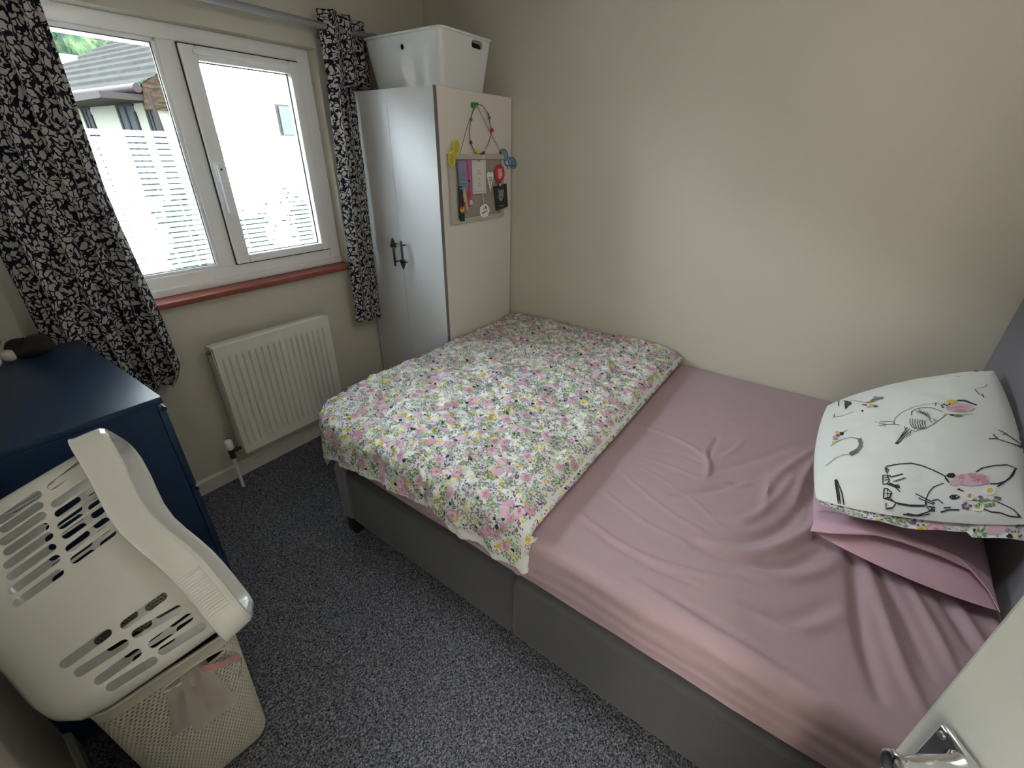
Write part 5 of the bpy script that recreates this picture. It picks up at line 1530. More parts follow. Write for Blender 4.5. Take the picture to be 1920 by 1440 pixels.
('rose',0,[(0.8642,0.8164),(0.8695,0.8108),(0.8731,0.8009),(0.8766,0.7858),(0.8781,0.7702),(0.8749,0.7618),(0.8713,0.7566),(0.8653,0.7648),(0.86,0.7771),(0.8574,0.7912),(0.8567,0.8058),(0.8602,0.813)]),
('rose',0,[(0.8713,0.7706),(0.8762,0.7657),(0.8808,0.7575),(0.883,0.7483),(0.8832,0.7395),(0.8811,0.7344),(0.8781,0.7308),(0.8735,0.7344),(0.87,0.7419),(0.8672,0.7524),(0.8661,0.762),(0.868,0.7665)]),
('rose3',0,[(0.8551,0.7853),(0.8586,0.7806),(0.8608,0.772),(0.8607,0.7645),(0.8585,0.7611),(0.8552,0.7652),(0.8528,0.7741),(0.8526,0.7821)]),
('rose3',0,[(0.8564,0.8241),(0.8594,0.8213),(0.8614,0.8111),(0.8612,0.8016),(0.8587,0.798),(0.8556,0.8044),(0.8539,0.8132),(0.8538,0.8219)]),
('rose3',0,[(0.8486,0.8034),(0.8511,0.8002),(0.8523,0.7926),(0.8522,0.7861),(0.8505,0.7835),(0.848,0.7875),(0.8463,0.7941),(0.8468,0.8005)]),
('petal',0,[(0.9229,0.7869),(0.928,0.7817),(0.9298,0.7723),(0.9271,0.7663),(0.9219,0.7678),(0.9179,0.7758),(0.9184,0.7844)]),
('petal',0,[(0.9309,0.7804),(0.9355,0.7753),(0.9371,0.766),(0.9348,0.7598),(0.9299,0.7611),(0.9262,0.7694),(0.9266,0.7779)]),
('petal',0,[(0.9354,0.7689),(0.94,0.7635),(0.9419,0.7543),(0.9396,0.748),(0.9347,0.7495),(0.931,0.7576),(0.9313,0.7662)]),
('petal',0,[(0.9351,0.7571),(0.9397,0.7519),(0.9418,0.7427),(0.9396,0.7364),(0.9347,0.7381),(0.9307,0.746),(0.9311,0.7544)]),
('petal',0,[(0.9298,0.7511),(0.9348,0.7457),(0.9369,0.7366),(0.9347,0.7303),(0.9298,0.732),(0.9258,0.7398),(0.9258,0.7484)]),
('petal',0,[(0.9218,0.7535),(0.9268,0.7482),(0.9291,0.7389),(0.9269,0.7325),(0.9219,0.7339),(0.9175,0.7421),(0.9175,0.7506)]),
('petal',0,[(0.9146,0.7631),(0.9198,0.7578),(0.922,0.7484),(0.9197,0.7423),(0.9144,0.7437),(0.9101,0.7517),(0.9102,0.7604)]),
('petal',0,[(0.9119,0.7756),(0.9171,0.7703),(0.9193,0.7609),(0.9167,0.7548),(0.9113,0.7563),(0.9071,0.7642),(0.9071,0.7728)]),
('petal',0,[(0.9152,0.7851),(0.9204,0.7798),(0.9225,0.7704),(0.9197,0.7643),(0.9144,0.7658),(0.9103,0.7738),(0.9105,0.7824)]),
('ochre',0,[(0.924,0.7738),(0.9296,0.7698),(0.9336,0.7607),(0.9349,0.751),(0.9323,0.7438),(0.9269,0.7431),(0.9208,0.747),(0.9166,0.756),(0.9154,0.7659),(0.9186,0.7735)]),
('petal',0,[(0.889,0.8811),(0.8952,0.8757),(0.8977,0.8661),(0.895,0.8598),(0.889,0.8613),(0.8844,0.8698),(0.8843,0.8787)]),
('petal',0,[(0.8987,0.8743),(0.9047,0.8689),(0.9073,0.8594),(0.9044,0.8533),(0.8985,0.8546),(0.8937,0.863),(0.8938,0.8718)]),
('petal',0,[(0.905,0.8625),(0.9109,0.8568),(0.9134,0.8473),(0.9106,0.841),(0.9045,0.8426),(0.8999,0.851),(0.9001,0.8598)]),
('petal',0,[(0.9049,0.8505),(0.9108,0.8449),(0.9131,0.8355),(0.9101,0.8292),(0.9042,0.8306),(0.8996,0.8391),(0.9,0.8479)]),
('petal',0,[(0.8987,0.8441),(0.9044,0.8388),(0.9067,0.8294),(0.9037,0.8231),(0.8978,0.8246),(0.8934,0.8329),(0.8939,0.8417)]),
('petal',0,[(0.8893,0.847),(0.8951,0.8413),(0.8974,0.8319),(0.8945,0.8256),(0.8888,0.8272),(0.8846,0.8354),(0.8847,0.8443)]),
('petal',0,[(0.8812,0.8567),(0.8871,0.8513),(0.8895,0.8418),(0.8868,0.8356),(0.8812,0.8371),(0.8769,0.8454),(0.8766,0.8543)]),
('petal',0,[(0.8778,0.8697),(0.8838,0.864),(0.8863,0.8545),(0.8838,0.8481),(0.8779,0.85),(0.8733,0.8582),(0.8732,0.867)]),
('petal',0,[(0.8808,0.8794),(0.8868,0.8738),(0.8894,0.8642),(0.8867,0.858),(0.8809,0.8597),(0.8762,0.8678),(0.8759,0.8767)]),
('yellow',0,[(0.8911,0.8674),(0.8981,0.8633),(0.9036,0.8541),(0.9046,0.8442),(0.901,0.8375),(0.8951,0.8351),(0.8885,0.8403),(0.8838,0.8498),(0.8815,0.8602),(0.8847,0.867)]),
('petal',0,[(0.9595,0.8115),(0.9639,0.8063),(0.9653,0.797),(0.9627,0.7908),(0.9581,0.7923),(0.9548,0.8005),(0.9555,0.8091)]),
('petal',0,[(0.9665,0.8051),(0.9706,0.7997),(0.9719,0.7906),(0.9696,0.7845),(0.9651,0.7858),(0.9621,0.794),(0.9626,0.8026)]),
('petal',0,[(0.9705,0.7933),(0.9744,0.788),(0.9758,0.7788),(0.9735,0.7728),(0.9692,0.7743),(0.9661,0.7822),(0.9666,0.7907)]),
('petal',0,[(0.9698,0.7817),(0.9739,0.7765),(0.9752,0.7674),(0.973,0.7612),(0.9687,0.7627),(0.9655,0.7707),(0.966,0.7793)]),
('petal',0,[(0.9648,0.7757),(0.9691,0.7705),(0.9706,0.7613),(0.9684,0.7552),(0.9639,0.7569),(0.9605,0.7647),(0.9609,0.7732)]),
('petal',0,[(0.9575,0.7783),(0.9619,0.7729),(0.9635,0.7637),(0.9612,0.7577),(0.9566,0.7591),(0.9531,0.7671),(0.9536,0.7755)]),
('petal',0,[(0.9515,0.7877),(0.9559,0.7825),(0.9573,0.7734),(0.955,0.7671),(0.9503,0.7687),(0.9469,0.7767),(0.9474,0.7853)]),
('petal',0,[(0.9495,0.8004),(0.9539,0.795),(0.9554,0.7857),(0.9529,0.7797),(0.9483,0.781),(0.9449,0.7893),(0.9455,0.7977)]),
('petal',0,[(0.9527,0.8099),(0.9572,0.8043),(0.9586,0.7951),(0.9561,0.7889),(0.9514,0.7903),(0.948,0.7986),(0.9487,0.8071)]),
('ochre',0,[(0.9601,0.7992),(0.9651,0.7943),(0.9689,0.7852),(0.9692,0.7755),(0.9664,0.7686),(0.9618,0.767),(0.9564,0.7728),(0.9527,0.7811),(0.952,0.7908),(0.9553,0.7976)]),
('purple',0,[(0.959,0.7324),(0.9651,0.7264),(0.9647,0.7147),(0.9606,0.714),(0.9569,0.7185),(0.9547,0.7297)]),
('purple',0,[(0.9676,0.7439),(0.9728,0.7405),(0.9733,0.7283),(0.9691,0.7241),(0.9639,0.7339),(0.9631,0.7431)]),
('purple',0,[(0.952,0.7421),(0.9581,0.7366),(0.9572,0.7278),(0.9539,0.7239),(0.9492,0.7307),(0.9463,0.7399)]),
('purple',0,[(0.9589,0.7627),(0.9633,0.7559),(0.9645,0.7463),(0.9608,0.742),(0.9549,0.7471),(0.9546,0.7582)]),
('purple',0,[(0.9248,0.815),(0.9304,0.8075),(0.9302,0.7973),(0.9269,0.7938),(0.9196,0.8011),(0.9193,0.81)]),
('purple',0,[(0.934,0.8148),(0.9405,0.8092),(0.9387,0.8008),(0.9356,0.7953),(0.9304,0.8033),(0.9305,0.8129)]),
('purple',0,[(0.9166,0.8838),(0.9243,0.8781),(0.9252,0.8666),(0.9199,0.8618),(0.9136,0.8708),(0.9134,0.8783)]),
('purple',0,[(0.9196,0.8947),(0.9278,0.8881),(0.9278,0.8762),(0.9229,0.875),(0.9166,0.8805),(0.9146,0.892)]),
('purple',0,[(0.9668,0.7294),(0.97,0.7273),(0.9726,0.7146),(0.968,0.7135),(0.9636,0.7178),(0.9632,0.7284)]),
('green2',0.00378,[(0.9198,0.7745),(0.9315,0.7731)]),
('green',0.00378,[(0.9385,0.789),(0.9427,0.8021)]),
('green',0.00378,[(0.9486,0.8204),(0.9595,0.8188)]),
('green2',0.00378,[(0.9336,0.8454),(0.9376,0.8587)]),
('green',0.00378,[(0.951,0.771),(0.9616,0.7697)]),
('green',0.00378,[(0.9372,0.7956),(0.9414,0.8087)]),
('green2',0.00378,[(0.9473,0.827),(0.9583,0.8255)]),
('green',0.00378,[(0.9319,0.8521),(0.9359,0.8654)]),
('green',0.00378,[(0.9498,0.7776),(0.9604,0.7762)]),
('green2',0.00378,[(0.9359,0.8022),(0.9401,0.8154)]),
('green',0.00378,[(0.946,0.8337),(0.957,0.8321)]),
('green',0.00378,[(0.9302,0.8589),(0.9341,0.8722)]),
('green2',0.00378,[(0.9486,0.7842),(0.9592,0.7827)]),
('green',0.00378,[(0.9345,0.8088),(0.9387,0.822)]),
('green',0.00378,[(0.9446,0.8404),(0.9557,0.8388)]),
('green2',0.00378,[(0.9285,0.8656),(0.9323,0.879)]),
('green',0.00378,[(0.9475,0.7907),(0.9581,0.7893)]),
('green',0.00378,[(0.9331,0.8155),(0.9373,0.8287)]),
('green2',0.00378,[(0.9431,0.8471),(0.9543,0.8455)]),
('green',0.00378,[(0.9362,0.766),(0.9404,0.7791)]),
('green',0.00378,[(0.9463,0.7973),(0.957,0.7959)]),
('green2',0.00378,[(0.9316,0.8221),(0.9359,0.8354)]),
('green',0.00378,[(0.9416,0.8538),(0.9529,0.8522)]),
('green',0.00378,[(0.9349,0.7726),(0.9392,0.7857)]),
('green2',0.00378,[(0.9451,0.8039),(0.9558,0.8024)]),
('green',0.00378,[(0.9301,0.8288),(0.9343,0.8421)]),
('ink',0.00189,[(0.7898,0.0795),(0.7823,0.0938),(0.7745,0.1081),(0.7658,0.1222),(0.7548,0.1358)]),
('ink',0.00147,[(0.7522,0.1311),(0.7573,0.1406)]),
('ink',0.00147,[(0.7496,0.1412),(0.7546,0.1507)]),
('ink',0.00147,[(0.7469,0.1514),(0.7518,0.1608)]),
('ink',0.00147,[(0.7443,0.1615),(0.7491,0.171)]),
('ink',0.00147,[(0.7396,0.1721),(0.748,0.1807)]),
('ink',0.00147,[(0.7416,0.1822),(0.7497,0.1908)]),
('ink',0.00147,[(0.7433,0.1923),(0.7513,0.2009)]),
('ink',0.00147,[(0.745,0.2024),(0.7529,0.211)]),
('ink',0.00147,[(0.7467,0.2125),(0.7545,0.2212)]),
('ink',0.00147,[(0.7345,0.2089),(0.766,0.2247)]),
('ink',0.00147,[(0.7326,0.2138),(0.7642,0.2296)]),
('ink',0.00147,[(0.7309,0.2187),(0.7623,0.2346)]),
('ink',0.00147,[(0.7291,0.2237),(0.7603,0.2395)]),
('ink',0.00147,[(0.7274,0.2286),(0.7582,0.2444)]),
('ink',0.00147,[(0.7257,0.2336),(0.7558,0.2495)]),
('ink',0.00147,[(0.7239,0.2385),(0.7534,0.2544)]),
('ink',0.00147,[(0.722,0.2435),(0.7508,0.2593)]),
('ink',0.00147,[(0.72,0.2484),(0.7482,0.2642)]),
('ink',0.00147,[(0.7225,0.2477),(0.7375,0.2714)]),
('ink',0.00147,[(0.7178,0.2504),(0.7327,0.274)]),
('ink',0.00147,[(0.713,0.2531),(0.728,0.2766)]),
('ink',0.00147,[(0.7082,0.2558),(0.7233,0.2792)]),
('ink',0.00147,[(0.7035,0.2585),(0.7186,0.2818)]),
('ink',0.00147,[(0.6988,0.2612),(0.7139,0.2845)]),
('ink',0.00147,[(0.6942,0.2639),(0.7094,0.2873)]),
('ink',0.00147,[(0.6896,0.2667),(0.7049,0.29)]),
('ink',0.00147,[(0.6994,0.2689),(0.6863,0.2908)]),
('ink',0.00147,[(0.6946,0.2677),(0.6816,0.2897)]),
('ink',0.00147,[(0.6898,0.2665),(0.6768,0.2885)]),
('ink',0.00147,[(0.6851,0.2654),(0.672,0.2873)]),
('ink',0.00147,[(0.6803,0.2642),(0.6672,0.2862)]),
('ink',0.00147,[(0.6756,0.263),(0.6623,0.285)]),
('ink',0.00147,[(0.6708,0.2618),(0.6573,0.2838)]),
('ink',0.00147,[(0.6659,0.2606),(0.6522,0.2825)]),
('ink',0.00147,[(0.661,0.2594),(0.647,0.2813)]),
('ink',0.00147,[(0.6599,0.2738),(0.6481,0.2669)]),
('ink',0.00147,[(0.6549,0.2639),(0.6424,0.2568)]),
('ink',0.00147,[(0.6493,0.2538),(0.6359,0.2466)]),
('ink',0.00147,[(0.6428,0.2436),(0.6285,0.2362)]),
('ink',0.00147,[(0.6353,0.2332),(0.6205,0.2256)]),
('ink',0.00147,[(0.6292,0.2235),(0.6187,0.2131)]),
('ink',0.00147,[(0.6277,0.2121),(0.6171,0.2017)]),
('ink',0.00147,[(0.6265,0.2009),(0.6155,0.1904)]),
('ink',0.00147,[(0.6253,0.1896),(0.6138,0.1791)]),
('ink',0.00147,[(0.6235,0.1787),(0.6143,0.1674)]),
('ink',0.00147,[(0.6252,0.1674),(0.6158,0.1561)]),
('ink',0.00147,[(0.6264,0.156),(0.6176,0.1449)]),
('ink',0.00147,[(0.6279,0.1448),(0.6196,0.1338)]),
('ink',0.00147,[(0.6297,0.1336),(0.6216,0.1228)]),
('ink',0.00147,[(0.6184,0.1768),(0.6205,0.1605),(0.6228,0.1442),(0.6256,0.1282),(0.6462,0.1078)]),
('rose',0,[(0.5889,0.1486),(0.5986,0.1406),(0.5918,0.1253),(0.5711,0.1161),(0.5629,0.1239),(0.5719,0.1397)]),
('purple',0,[(0.5768,0.1587),(0.5895,0.1546),(0.5777,0.1397),(0.5626,0.1299),(0.5559,0.1408),(0.5672,0.1574)]),
('dkleaf',0,[(0.5687,0.1811),(0.5825,0.1761),(0.5757,0.162),(0.5572,0.1552),(0.5459,0.1607),(0.5512,0.1767)]),
('yellow',0,[(0.5454,0.1553),(0.5553,0.1503),(0.5442,0.1339),(0.5285,0.1253),(0.5204,0.134),(0.534,0.1527)]),
('yellow',0,[(0.6255,0.1392),(0.6372,0.1353),(0.6278,0.1218),(0.6149,0.1158),(0.6046,0.1202),(0.6136,0.1338)]),
('rose3',0,[(0.6072,0.1545),(0.6098,0.1425),(0.6033,0.1283),(0.5884,0.1162),(0.586,0.1261),(0.594,0.142)]),
('dkleaf',0.00252,[(0.5566,0.1678),(0.5475,0.1831),(0.5379,0.1983)]),
('ink',0.00273,[(0.015,0.0817),(0.0435,0.0988),(0.1484,0.1141),(0.2013,0.1212)]),
('ink',0.00252,[(0.015,0.0817),(0.025,0.1107)]),
('ink',0.00189,[(0.0703,0.1327),(0.2119,0.1619),(0.3014,0.1767)]),
('ink',0.00189,[(0.1246,0.1479),(0.2177,0.1687),(0.2945,0.1781)]),
('ink',0.00189,[(0.1437,0.1574),(0.2233,0.1755),(0.2871,0.1795)]),
('ink',0.00189,[(0.1564,0.1658),(0.229,0.1822),(0.2798,0.181)]),
('ink',0.00189,[(0.1674,0.1738),(0.2344,0.1889),(0.2727,0.1824)]),
('ink',0.00189,[(0.1784,0.1819),(0.2394,0.1955),(0.2659,0.184)]),
('ink',0.00189,[(0.1896,0.1899),(0.2445,0.202),(0.2596,0.1856)]),
('ink',0.00189,[(0.2014,0.1981),(0.2495,0.2086),(0.2538,0.1874)]),
('ink',0.00168,[(0.1683,0.1939),(0.202,0.22),(0.2291,0.2449),(0.2583,0.2697),(0.2863,0.2941)]),
('ink',0.00231,[(0.3457,0.1068),(0.2996,0.1073)]),
('ink',0.00168,[(0.3414,0.1064),(0.354,0.1289),(0.3658,0.1511),(0.3777,0.1733),(0.3761,0.1918),(0.3728,0.2101),(0.3676,0.2281)]),
('ink',0.0042,[(0.3749,0.2792),(0.3938,0.2868)]),
('purple',0,[(0.3275,0.3096),(0.3371,0.3048),(0.3236,0.2881),(0.3033,0.2722),(0.3026,0.286),(0.3135,0.3027)]),
('rose3',0,[(0.3103,0.3341),(0.3155,0.3252),(0.307,0.3079),(0.2886,0.2969),(0.2851,0.3085),(0.292,0.3253)]),
('green',0,[(0.3047,0.3562),(0.3126,0.3504),(0.309,0.3317),(0.2894,0.3231),(0.2712,0.3299),(0.2927,0.3505)]),
('purple',0,[(0.2882,0.3732),(0.302,0.3647),(0.2868,0.3448),(0.2634,0.332),(0.2577,0.3423),(0.2705,0.3617)]),
('green',0,[(0.2817,0.3959),(0.2912,0.3864),(0.2878,0.369),(0.2617,0.3569),(0.2562,0.368),(0.2628,0.3839)]),
('yellow',0,[(0.3541,0.3533),(0.3631,0.3432),(0.3554,0.3241),(0.3409,0.3199),(0.3272,0.3224),(0.3323,0.3392)]),
('purple',0,[(0.3663,0.3762),(0.3763,0.3639),(0.373,0.349),(0.3561,0.3377),(0.3442,0.3457),(0.3502,0.362)]),
('rose2',0,[(0.3623,0.3337),(0.3722,0.3278),(0.3631,0.3086),(0.3474,0.3027),(0.341,0.3092),(0.345,0.3272)]),
('lilac',0,[(0.2647,0.3742),(0.2759,0.3681),(0.2601,0.349),(0.2439,0.3439),(0.2296,0.347),(0.242,0.3665)]),
('green',0,[(0.2813,0.4068),(0.2924,0.3981),(0.2869,0.3798),(0.2675,0.3709),(0.2601,0.3817),(0.2647,0.4013)]),
('ink',0.00336,[(0.8992,0.1228),(0.8932,0.1341),(0.9051,0.1434),(0.9117,0.1348)]),
('ink',0.00336,[(0.91,0.1271),(0.9254,0.1307),(0.9389,0.1335),(0.9511,0.1359),(0.9628,0.1382),(0.9743,0.1402),(0.9849,0.1418),(0.9937,0.1427),(0.9998,0.1423)]),
('ink',0.00336,[(0.9047,0.1344),(0.9199,0.1394),(0.9334,0.1439),(0.9455,0.1478),(0.9568,0.1515),(0.9697,0.1529),(0.9818,0.154),(0.992,0.1543),(0.999,0.1533)]),
('ink',0.00336,[(0.9071,0.142),(0.9214,0.149),(0.934,0.1555),(0.9455,0.1615),(0.9563,0.1674),(0.9695,0.1701),(0.9816,0.1724),(0.9917,0.1739),(0.9987,0.174)]),
('ink',0.00336,[(0.9137,0.1334),(0.9285,0.1367),(0.9415,0.1394),(0.9534,0.1417),(0.9651,0.144),(0.9787,0.1477),(0.9903,0.1507)]),
('ink',0.00336,[(0.9031,0.1291),(0.9194,0.1354),(0.9339,0.1411),(0.9466,0.1461)]),
('ink',0,[(0.9024,0.1426),(0.9065,0.1408),(0.9099,0.1385),(0.9099,0.1332),(0.9093,0.1282),(0.9054,0.1248),(0.9013,0.1234),(0.897,0.1236),(0.8944,0.1281),(0.8936,0.1325),(0.8947,0.1377),(0.8985,0.1413)]),
('ink',0.00231,[(0.0317,0.2983),(0.035,0.325),(0.0383,0.3517)]),
('ink',0.00168,[(0.035,0.3783),(0.035,0.3983),(0.0417,0.425),(0.0317,0.4317),(0.0317,0.4483),(0.0383,0.475),(0.0383,0.4917),(0.0383,0.5117),(0.035,0.5283),(0.035,0.5483)]),
('ink',0.00168,[(0.0152,0.537),(0.0465,0.5594),(0.0418,0.577),(0.0315,0.5939),(0.025,0.605),(0.025,0.6217)]),
('purple',0.00378,[(0.035,0.5983),(0.025,0.605),(0.0317,0.6283),(0.0317,0.645),(0.025,0.6517),(0.0317,0.675),(0.0317,0.6917),(0.0317,0.705),(0.0467,0.717)]),
('rose3',0.00294,[(0.025,0.595),(0.025,0.615),(0.025,0.6317),(0.0317,0.6583)]),
('ink',0.00189,[(0.0878,0.7361),(0.0879,0.7555),(-0.0013,0.7644),(0.1007,0.7954),(0.111,0.8154)]),
('ink',0,[(0.0175,0.9129),(0.0381,0.909),(0.0373,0.8978),(0.0183,0.8924),(0.0183,0.9017),(0.0183,0.9117)]),
('ink',0.00147,[(0.2577,0.8751),(0.2822,0.8814),(0.3029,0.8876),(0.3094,0.8972),(0.3156,0.9066)]),
('ink',0.00147,[(0.249,0.8838),(0.2414,0.8967),(0.2343,0.9095),(0.2275,0.9223),(0.1953,0.9345)]),
('ink',0.00168,[(0.2991,0.9004),(0.3292,0.9037)]),
('ink',0.00252,[(0.622,0.8865),(0.6155,0.9003),(0.6085,0.914),(0.6097,0.9232),(0.6105,0.9323),(0.6109,0.9413),(0.6106,0.9502),(0.6098,0.959),(0.6083,0.968),(0.6058,0.977),(0.6019,0.9858),(0.5946,0.9944),(0.5783,1.002)]),
('ink',0.00273,[(0.5859,0.9058),(0.5957,0.9126),(0.606,0.9193)]),
('ink',0.00252,[(0.55,0.9303),(0.5538,0.9402),(0.5573,0.95),(0.5632,0.958),(0.5686,0.966),(0.5733,0.9739),(0.5769,0.9817),(0.58,0.9891),(0.5794,0.9964),(0.5717,1.002)]),
('ink',0.00231,[(0.5534,0.9965),(0.5217,1.002)]),
('ink',0.00147,[(0.5741,0.9389),(0.5607,0.9528)])]
#STROKES#
PM = [M['white'], M['duvet'], M['ink']] + [M[k] for k in ('rose', 'rose2', 'rose3', 'yellow', 'ochre', 'paley', 'green', 'green2', 'dkleaf', 'purple', 'lilac', 'petal', 'white')]
PS = dict(zip(('ink', 'rose', 'rose2', 'rose3', 'yellow', 'ochre', 'paley', 'green', 'green2', 'dkleaf', 'purple', 'lilac', 'petal', 'white'), range(2, 16)))
ls, lt = 0.66, 0.44
def pn(s, t, off, side=1):
    s = max(0.002, min(0.998, s)); t = max(0.002, min(0.998, t)); e = 0.004
    P_ = pf(s, t, side); a = pf(min(0.999, s + e), t, side) - pf(max(0.001, s - e), t, side); c = pf(s, min(0.999, t + e), side) - pf(s, max(0.001, t - e), side)
    nn = a.cross(c); nn.normalize()
    if nn.z * side < 0: nn = -nn
    return P_ + nn * off, nn
for key, wd_, pts in STROKES:
    b.slot(PS[key])
    if wd_ == 0:    # filled blob
        b.poly([pn(s, t, 0.0016)[0] for s, t in pts]); continue
    V = []
    for i, (s, t) in enumerate(pts):
        s0, t0 = pts[max(0, i - 1)]; s1, t1 = pts[min(len(pts) - 1, i + 1)]
        dx, dy = (s1 - s0) * ls, (t1 - t0) * lt; L_ = math.hypot(dx, dy) or 1
        ox, oy = -dy / L_ * wd_ / 2, dx / L_ * wd_ / 2
        V += [pn(s + ox / ls, t + oy / lt, 0.0016)[0], pn(s - ox / ls, t - oy / lt, 0.0016)[0]]
    b.add(V, [(2 * i, 2 * i + 1, 2 * i + 3, 2 * i + 2) for i in range(len(pts) - 1)])
def uput(pts, k, lay):
    b.slot(PS[k]); b.poly([pn(x / 0.7, y / 0.46, 0.0011 + 0.0002 * lay, -1)[0] for x, y in pts])
scatter(uput, (0.50, 0.685, 0.02, 0.44), lambda x, y: True)
scatter(uput, (0.02, 0.5, 0.015, 0.07), lambda x, y: True)
wp = b.build('pillow', PM, None, loc=(-0.72, -2.78, 0.70), smooth=60)
tag(wp, 'white pillow printed with ink animal drawings and flowers, on top of the pink pillow', 'pillow', 'pillows at the head of the bed')

# floral back panel of its pillowcase showing as a loose lip under the near edge
b = MB()
def lip(s, t):
    e = pf(0.999, 0.02 + 0.975 * s, -1); u_ = 0.75 * 0.030 * math.sin(PI * min(1, s * 1.25 + 0.05)) ** 0.5 if s < 0.75 else 0.030 * (0.95 + 0.2 * (s - 0.75) / 0.25)
    return e + Vector((0.012 * (1 - t) - u_ * t, 0, 0.004 - (0.010 + 0.020 * s) * t - 0.006 * math.sin(PI * t) + 0.003 * math.sin(s * 23) * t))
b.grid(lip, 60, 6)
def lput(pts, k, lay):
    b.slot(SLOT[k]); b.poly([Vector(lip(max(0, min(1, x / 0.43)), max(0, min(1, y / 0.036)))) + Vector((-0.0006, 0, 0.0012 + 0.0002 * lay)) for x, y in pts])
scatter(lput, (0.0, 0.43, 0.003, 0.034), lambda x, y: True, 1.6)
b.build('pillowcase_back', DM, wp, smooth=60)

# ------------------------------------------------------------------ low wall socket beside the radiator
b = MB(); b.box((-0.955, -0.012, 0.150), (-0.870, -0.0, 0.236), 0.003)
b.slot(1).box((-0.925, -0.0135, 0.195), (-0.905, -0.011, 0.215)); b.slot(0)
tag(b.build('wall_socket', [M['upvc'], M['gasket']], None, smooth=30), 'white socket plate low on the wall between radiator and wardrobe', 'socket')

# ------------------------------------------------------------------ outside
b = MB(); b.box((-40, 0.3, -3.2), (60, 90, -3.0)); struct(b.build('ground', M['grass'], loc=(0, 0, -3), smooth=0))
b = MB()
def hillfn(s, t):
    x = -70 + 150 * s; y = 62 + 70 * t
    z = -3 + 31 * (1 - (1 - t) ** 1.8) * (0.85 + 0.2 * math.sin(2.2 * s + 1)) + 2.6 * abs(fbm(x * 0.16, y * 0.25, 2, 5)) + 1.5 * abs(fbm(x * 0.8, y * 0.9, 3, 3))
    return (x, y, z)
b.grid(hillfn, 380, 130)
tag(struct(b.build('wooded_hillside', M['trees'], loc=(0, 62, -3), smooth=0)))
hs = thing('house', (3.0, 11, -3), 'cream house with a grey tiled roof and brown windows seen through the window', 'house')
EY0, EY1 = 6.6, 13.2
def wx(y): return 0.79 - 0.08 * (y - 6.6)
EZ = 2.43
b = MB(); b.prism([(wx(EY0) + 0.12, EY0 + 0.05, -3), (6.5, EY0 + 0.05, -3), (6.5, EY1, -3), (wx(EY1) + 0.12, EY1, -3)], (0, 0, 5.45))
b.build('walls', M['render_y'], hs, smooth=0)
# roof with courses of tiles (steps)
b = MB(); ncs = 17; rise, run = 0.60, 1.0
for k in range(ncs):
    u0, u1 = k * 0.30, (k + 1) * 0.30
    def rpnt(u, y, lift): return Vector((wx(y) - 0.06 + u * 0.857, y, EZ + 0.02 + u * 0.515 + lift))
    y_far0 = EY1 + 0.2 - u0 * 0.55; y_far1 = EY1 + 0.2 - u1 * 0.55
    b.add([rpnt(u0, EY0 - 0.05, 0.045), rpnt(u1, EY0 - 0.05, 0.0), rpnt(u1, y_far1, 0.0), rpnt(u0, y_far0, 0.045), rpnt(u0, EY0 - 0.05, 0.0), rpnt(u0, y_far0, 0.0)],
          [(0, 1, 2, 3), (4, 0, 3, 5)])
b.build('roof', M['tiles'], hs, smooth=0)
b = MB(); b.tube([(wx(EY0) - 0.10, EY0 - 0.1, EZ - 0.01), (wx(EY1) - 0.10, EY1, EZ - 0.01)], 0.06, 10)
b.tube([(wx(EY0) + 0.05, EY0 + 0.0, EZ - 0.05), (wx(EY0) + 0.08, EY0 + 0.0, 1.9), (wx(EY0) + 0.08, EY0 + 0.0, -3)], 0.035, 8)
b.box((wx(EY1) - 0.02, EY0, EZ - 0.16), (wx(EY0) + 0.12, EY1, EZ - 0.08))
b.build('gutter', M['gutter'], hs)
b = MB()
b.prism([(wx(EY0) - 0.05, EY0 - 0.02, 2.16), (3.2, EY0 - 0.02, 2.16), (3.2, EY0 - 0.02, 4.0), (wx(EY0) + 0.0, EY0 - 0.02, EZ + 0.05)], (0, 0.06, 0)); b.build('stone_gable', M['stone'], hs, smooth=0)
for (yy, ww) in ((6.68, 0.30), (7.32, 0.60), (8.92, 0.36)):
    b = MB(); x = wx(yy)
    def wq(dy, z, dx=0.0): return Vector((wx(yy + dy) + 0.10 + dx, yy + dy, z))
    f_ = 0.06
    for a_, c_, z0, z1 in ((0, f_, 0.9, 2.16), (ww - f_, ww, 0.9, 2.30), (0, ww, 2.24, 2.30), (0, ww, 0.9, 0.96), (ww * .48, ww * .56, 0.9, 2.30)):
        b.prism([wq(a_, z0), wq(c_, z0), wq(c_, z0, 0.05), wq(a_, z0, 0.05)], (0, 0, z1 - z0))
    wf_ = b.build('window', M['winfr'], hs, smooth=0)
    b = MB(); b.prism([wq(0.03, 0.93, 0.015), wq(ww - 0.03, 0.93, 0.015), wq(ww - 0.03, 0.93, 0.03), wq(0.03, 0.93, 0.03)], (0, 0, 1.34)); b.build('pane', M['winglass'], wf_, smooth=0)
h2 = thing('house', (4, 6, -3), 'bright white rendered house wall filling the view through the opening window', 'house')
b = MB(); b.box((1.10, 5.5, -3), (8.5, 6.5, 6.5)); b.build('walls', M['render_w'], h2, smooth=0)
b = MB(); b.box((2.150, 5.455, 1.835), (2.95, 5.50, 2.292), 0.004); wf_ = b.build('window', M['winfr'], h2, smooth=0)
b = MB(); b.box((2.180, 5.44, 1.86), (2.92, 5.46, 2.265)); b.build('pane', M['winglass'], wf_, smooth=0)
b = MB(); b.box((2.12, 5.40, 1.775), (3.0, 5.50, 1.80)); b.build('window_ledge', M['render_w'], h2, smooth=0)
b = MB(); b.box((1.44, 5.40, 2.635), (1.51, 5.5, 2.70), 0.01); b.build('wall_light', M['orange'], h2, smooth=0)
b = MB()
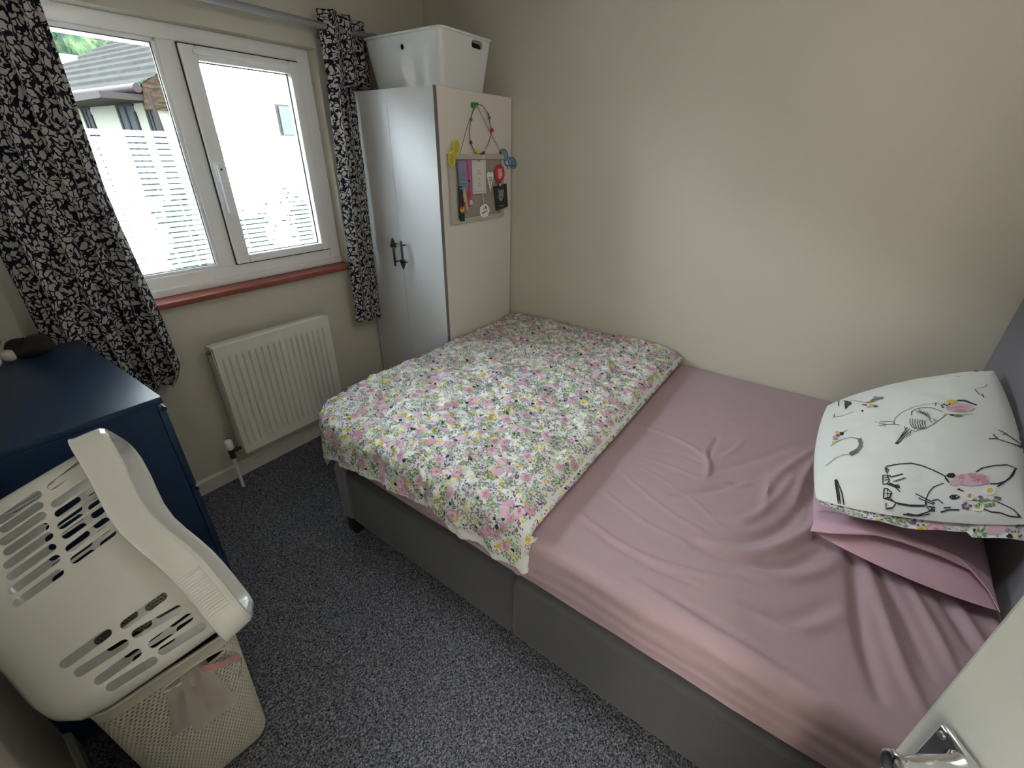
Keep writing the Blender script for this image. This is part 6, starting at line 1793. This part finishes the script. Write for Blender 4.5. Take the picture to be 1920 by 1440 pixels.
for i in range(40): b.box((-8.335 + i * 0.2, 4.6, -3), (-8.15 + i * 0.2, 4.63, 1.70 + 0.02 * (i % 2)))
tag(b.build('garden_fence', M['fence'], None, smooth=0), 'brown board garden fence outside, glimpsed through the clear lines of the film', 'fence')
def bush(cx, cy, top, r, label, seed):
    b = MB(); rnd = random.Random(seed)
    for i in range(520):
        a = rnd.random() * 2 * PI; k = rnd.random(); z = -3 + (top + 3) * k
        rr = r * (0.6 + 0.4 * rnd.random()) * (1 - 0.45 * max(0, k - 0.5))
        c = Vector((cx + rr * math.cos(a), cy + rr * 0.6 * math.sin(a), z)); s_ = 0.05 + 0.05 * rnd.random()
        u = Vector((rnd.uniform(-1, 1), rnd.uniform(-1, 1), rnd.uniform(-1, 1))).normalized(); v = u.cross(Vector((0.3, 0.2, 1))).normalized()
        b.add([c - u * s_, c + v * s_ * 0.5, c + u * s_, c - v * s_ * 0.5], [(0, 1, 2, 3)])
    b.tube([(cx, cy, -3), (cx, cy, top - 0.2)], r * 0.35, 8)
    tag(b.build('shrub', M['trees'], None, loc=(cx, cy, -3), smooth=0), label, 'shrub', 'shrubs below the window')
bush(1.00, 4.7, 0.95, 0.38, 'low dark shrub outside, left end of the opening window, seen through the film lines', 1)
bush(1.75, 4.6, 1.10, 0.42, 'low dark shrub outside, right half of the opening window, seen through the film lines', 2)
bush(0.12, 5.0, 1.20, 0.30, 'dark shrub outside behind the fixed pane, next to the mullion', 3)
fh = thing('far_house', (0, 40, 0), 'tiny white cottage with a yellow roof on the far hillside', 'house')
c0 = CAM_POS + ray(113, 150) * (40 / ray(113, 150).y)
b = MB(); b.box((c0.x - 1.0, c0.y, -3.0), (c0.x + 3.2, c0.y + 4, c0.z + 0.1)); b.build('walls', M['render_w'], fh, smooth=0)
b = MB(); b.prism([(c0.x - 1.2, c0.y - 0.3, c0.z + 0.1), (c0.x + 3.6, c0.y - 0.3, c0.z + 0.1), (c0.x + 2.4, c0.y - 0.3, c0.z + 1.3), (c0.x + 0.2, c0.y - 0.3, c0.z + 1.3)], (0, 4.6, 0)); b.build('roof', M['farroof'], fh, smooth=0)
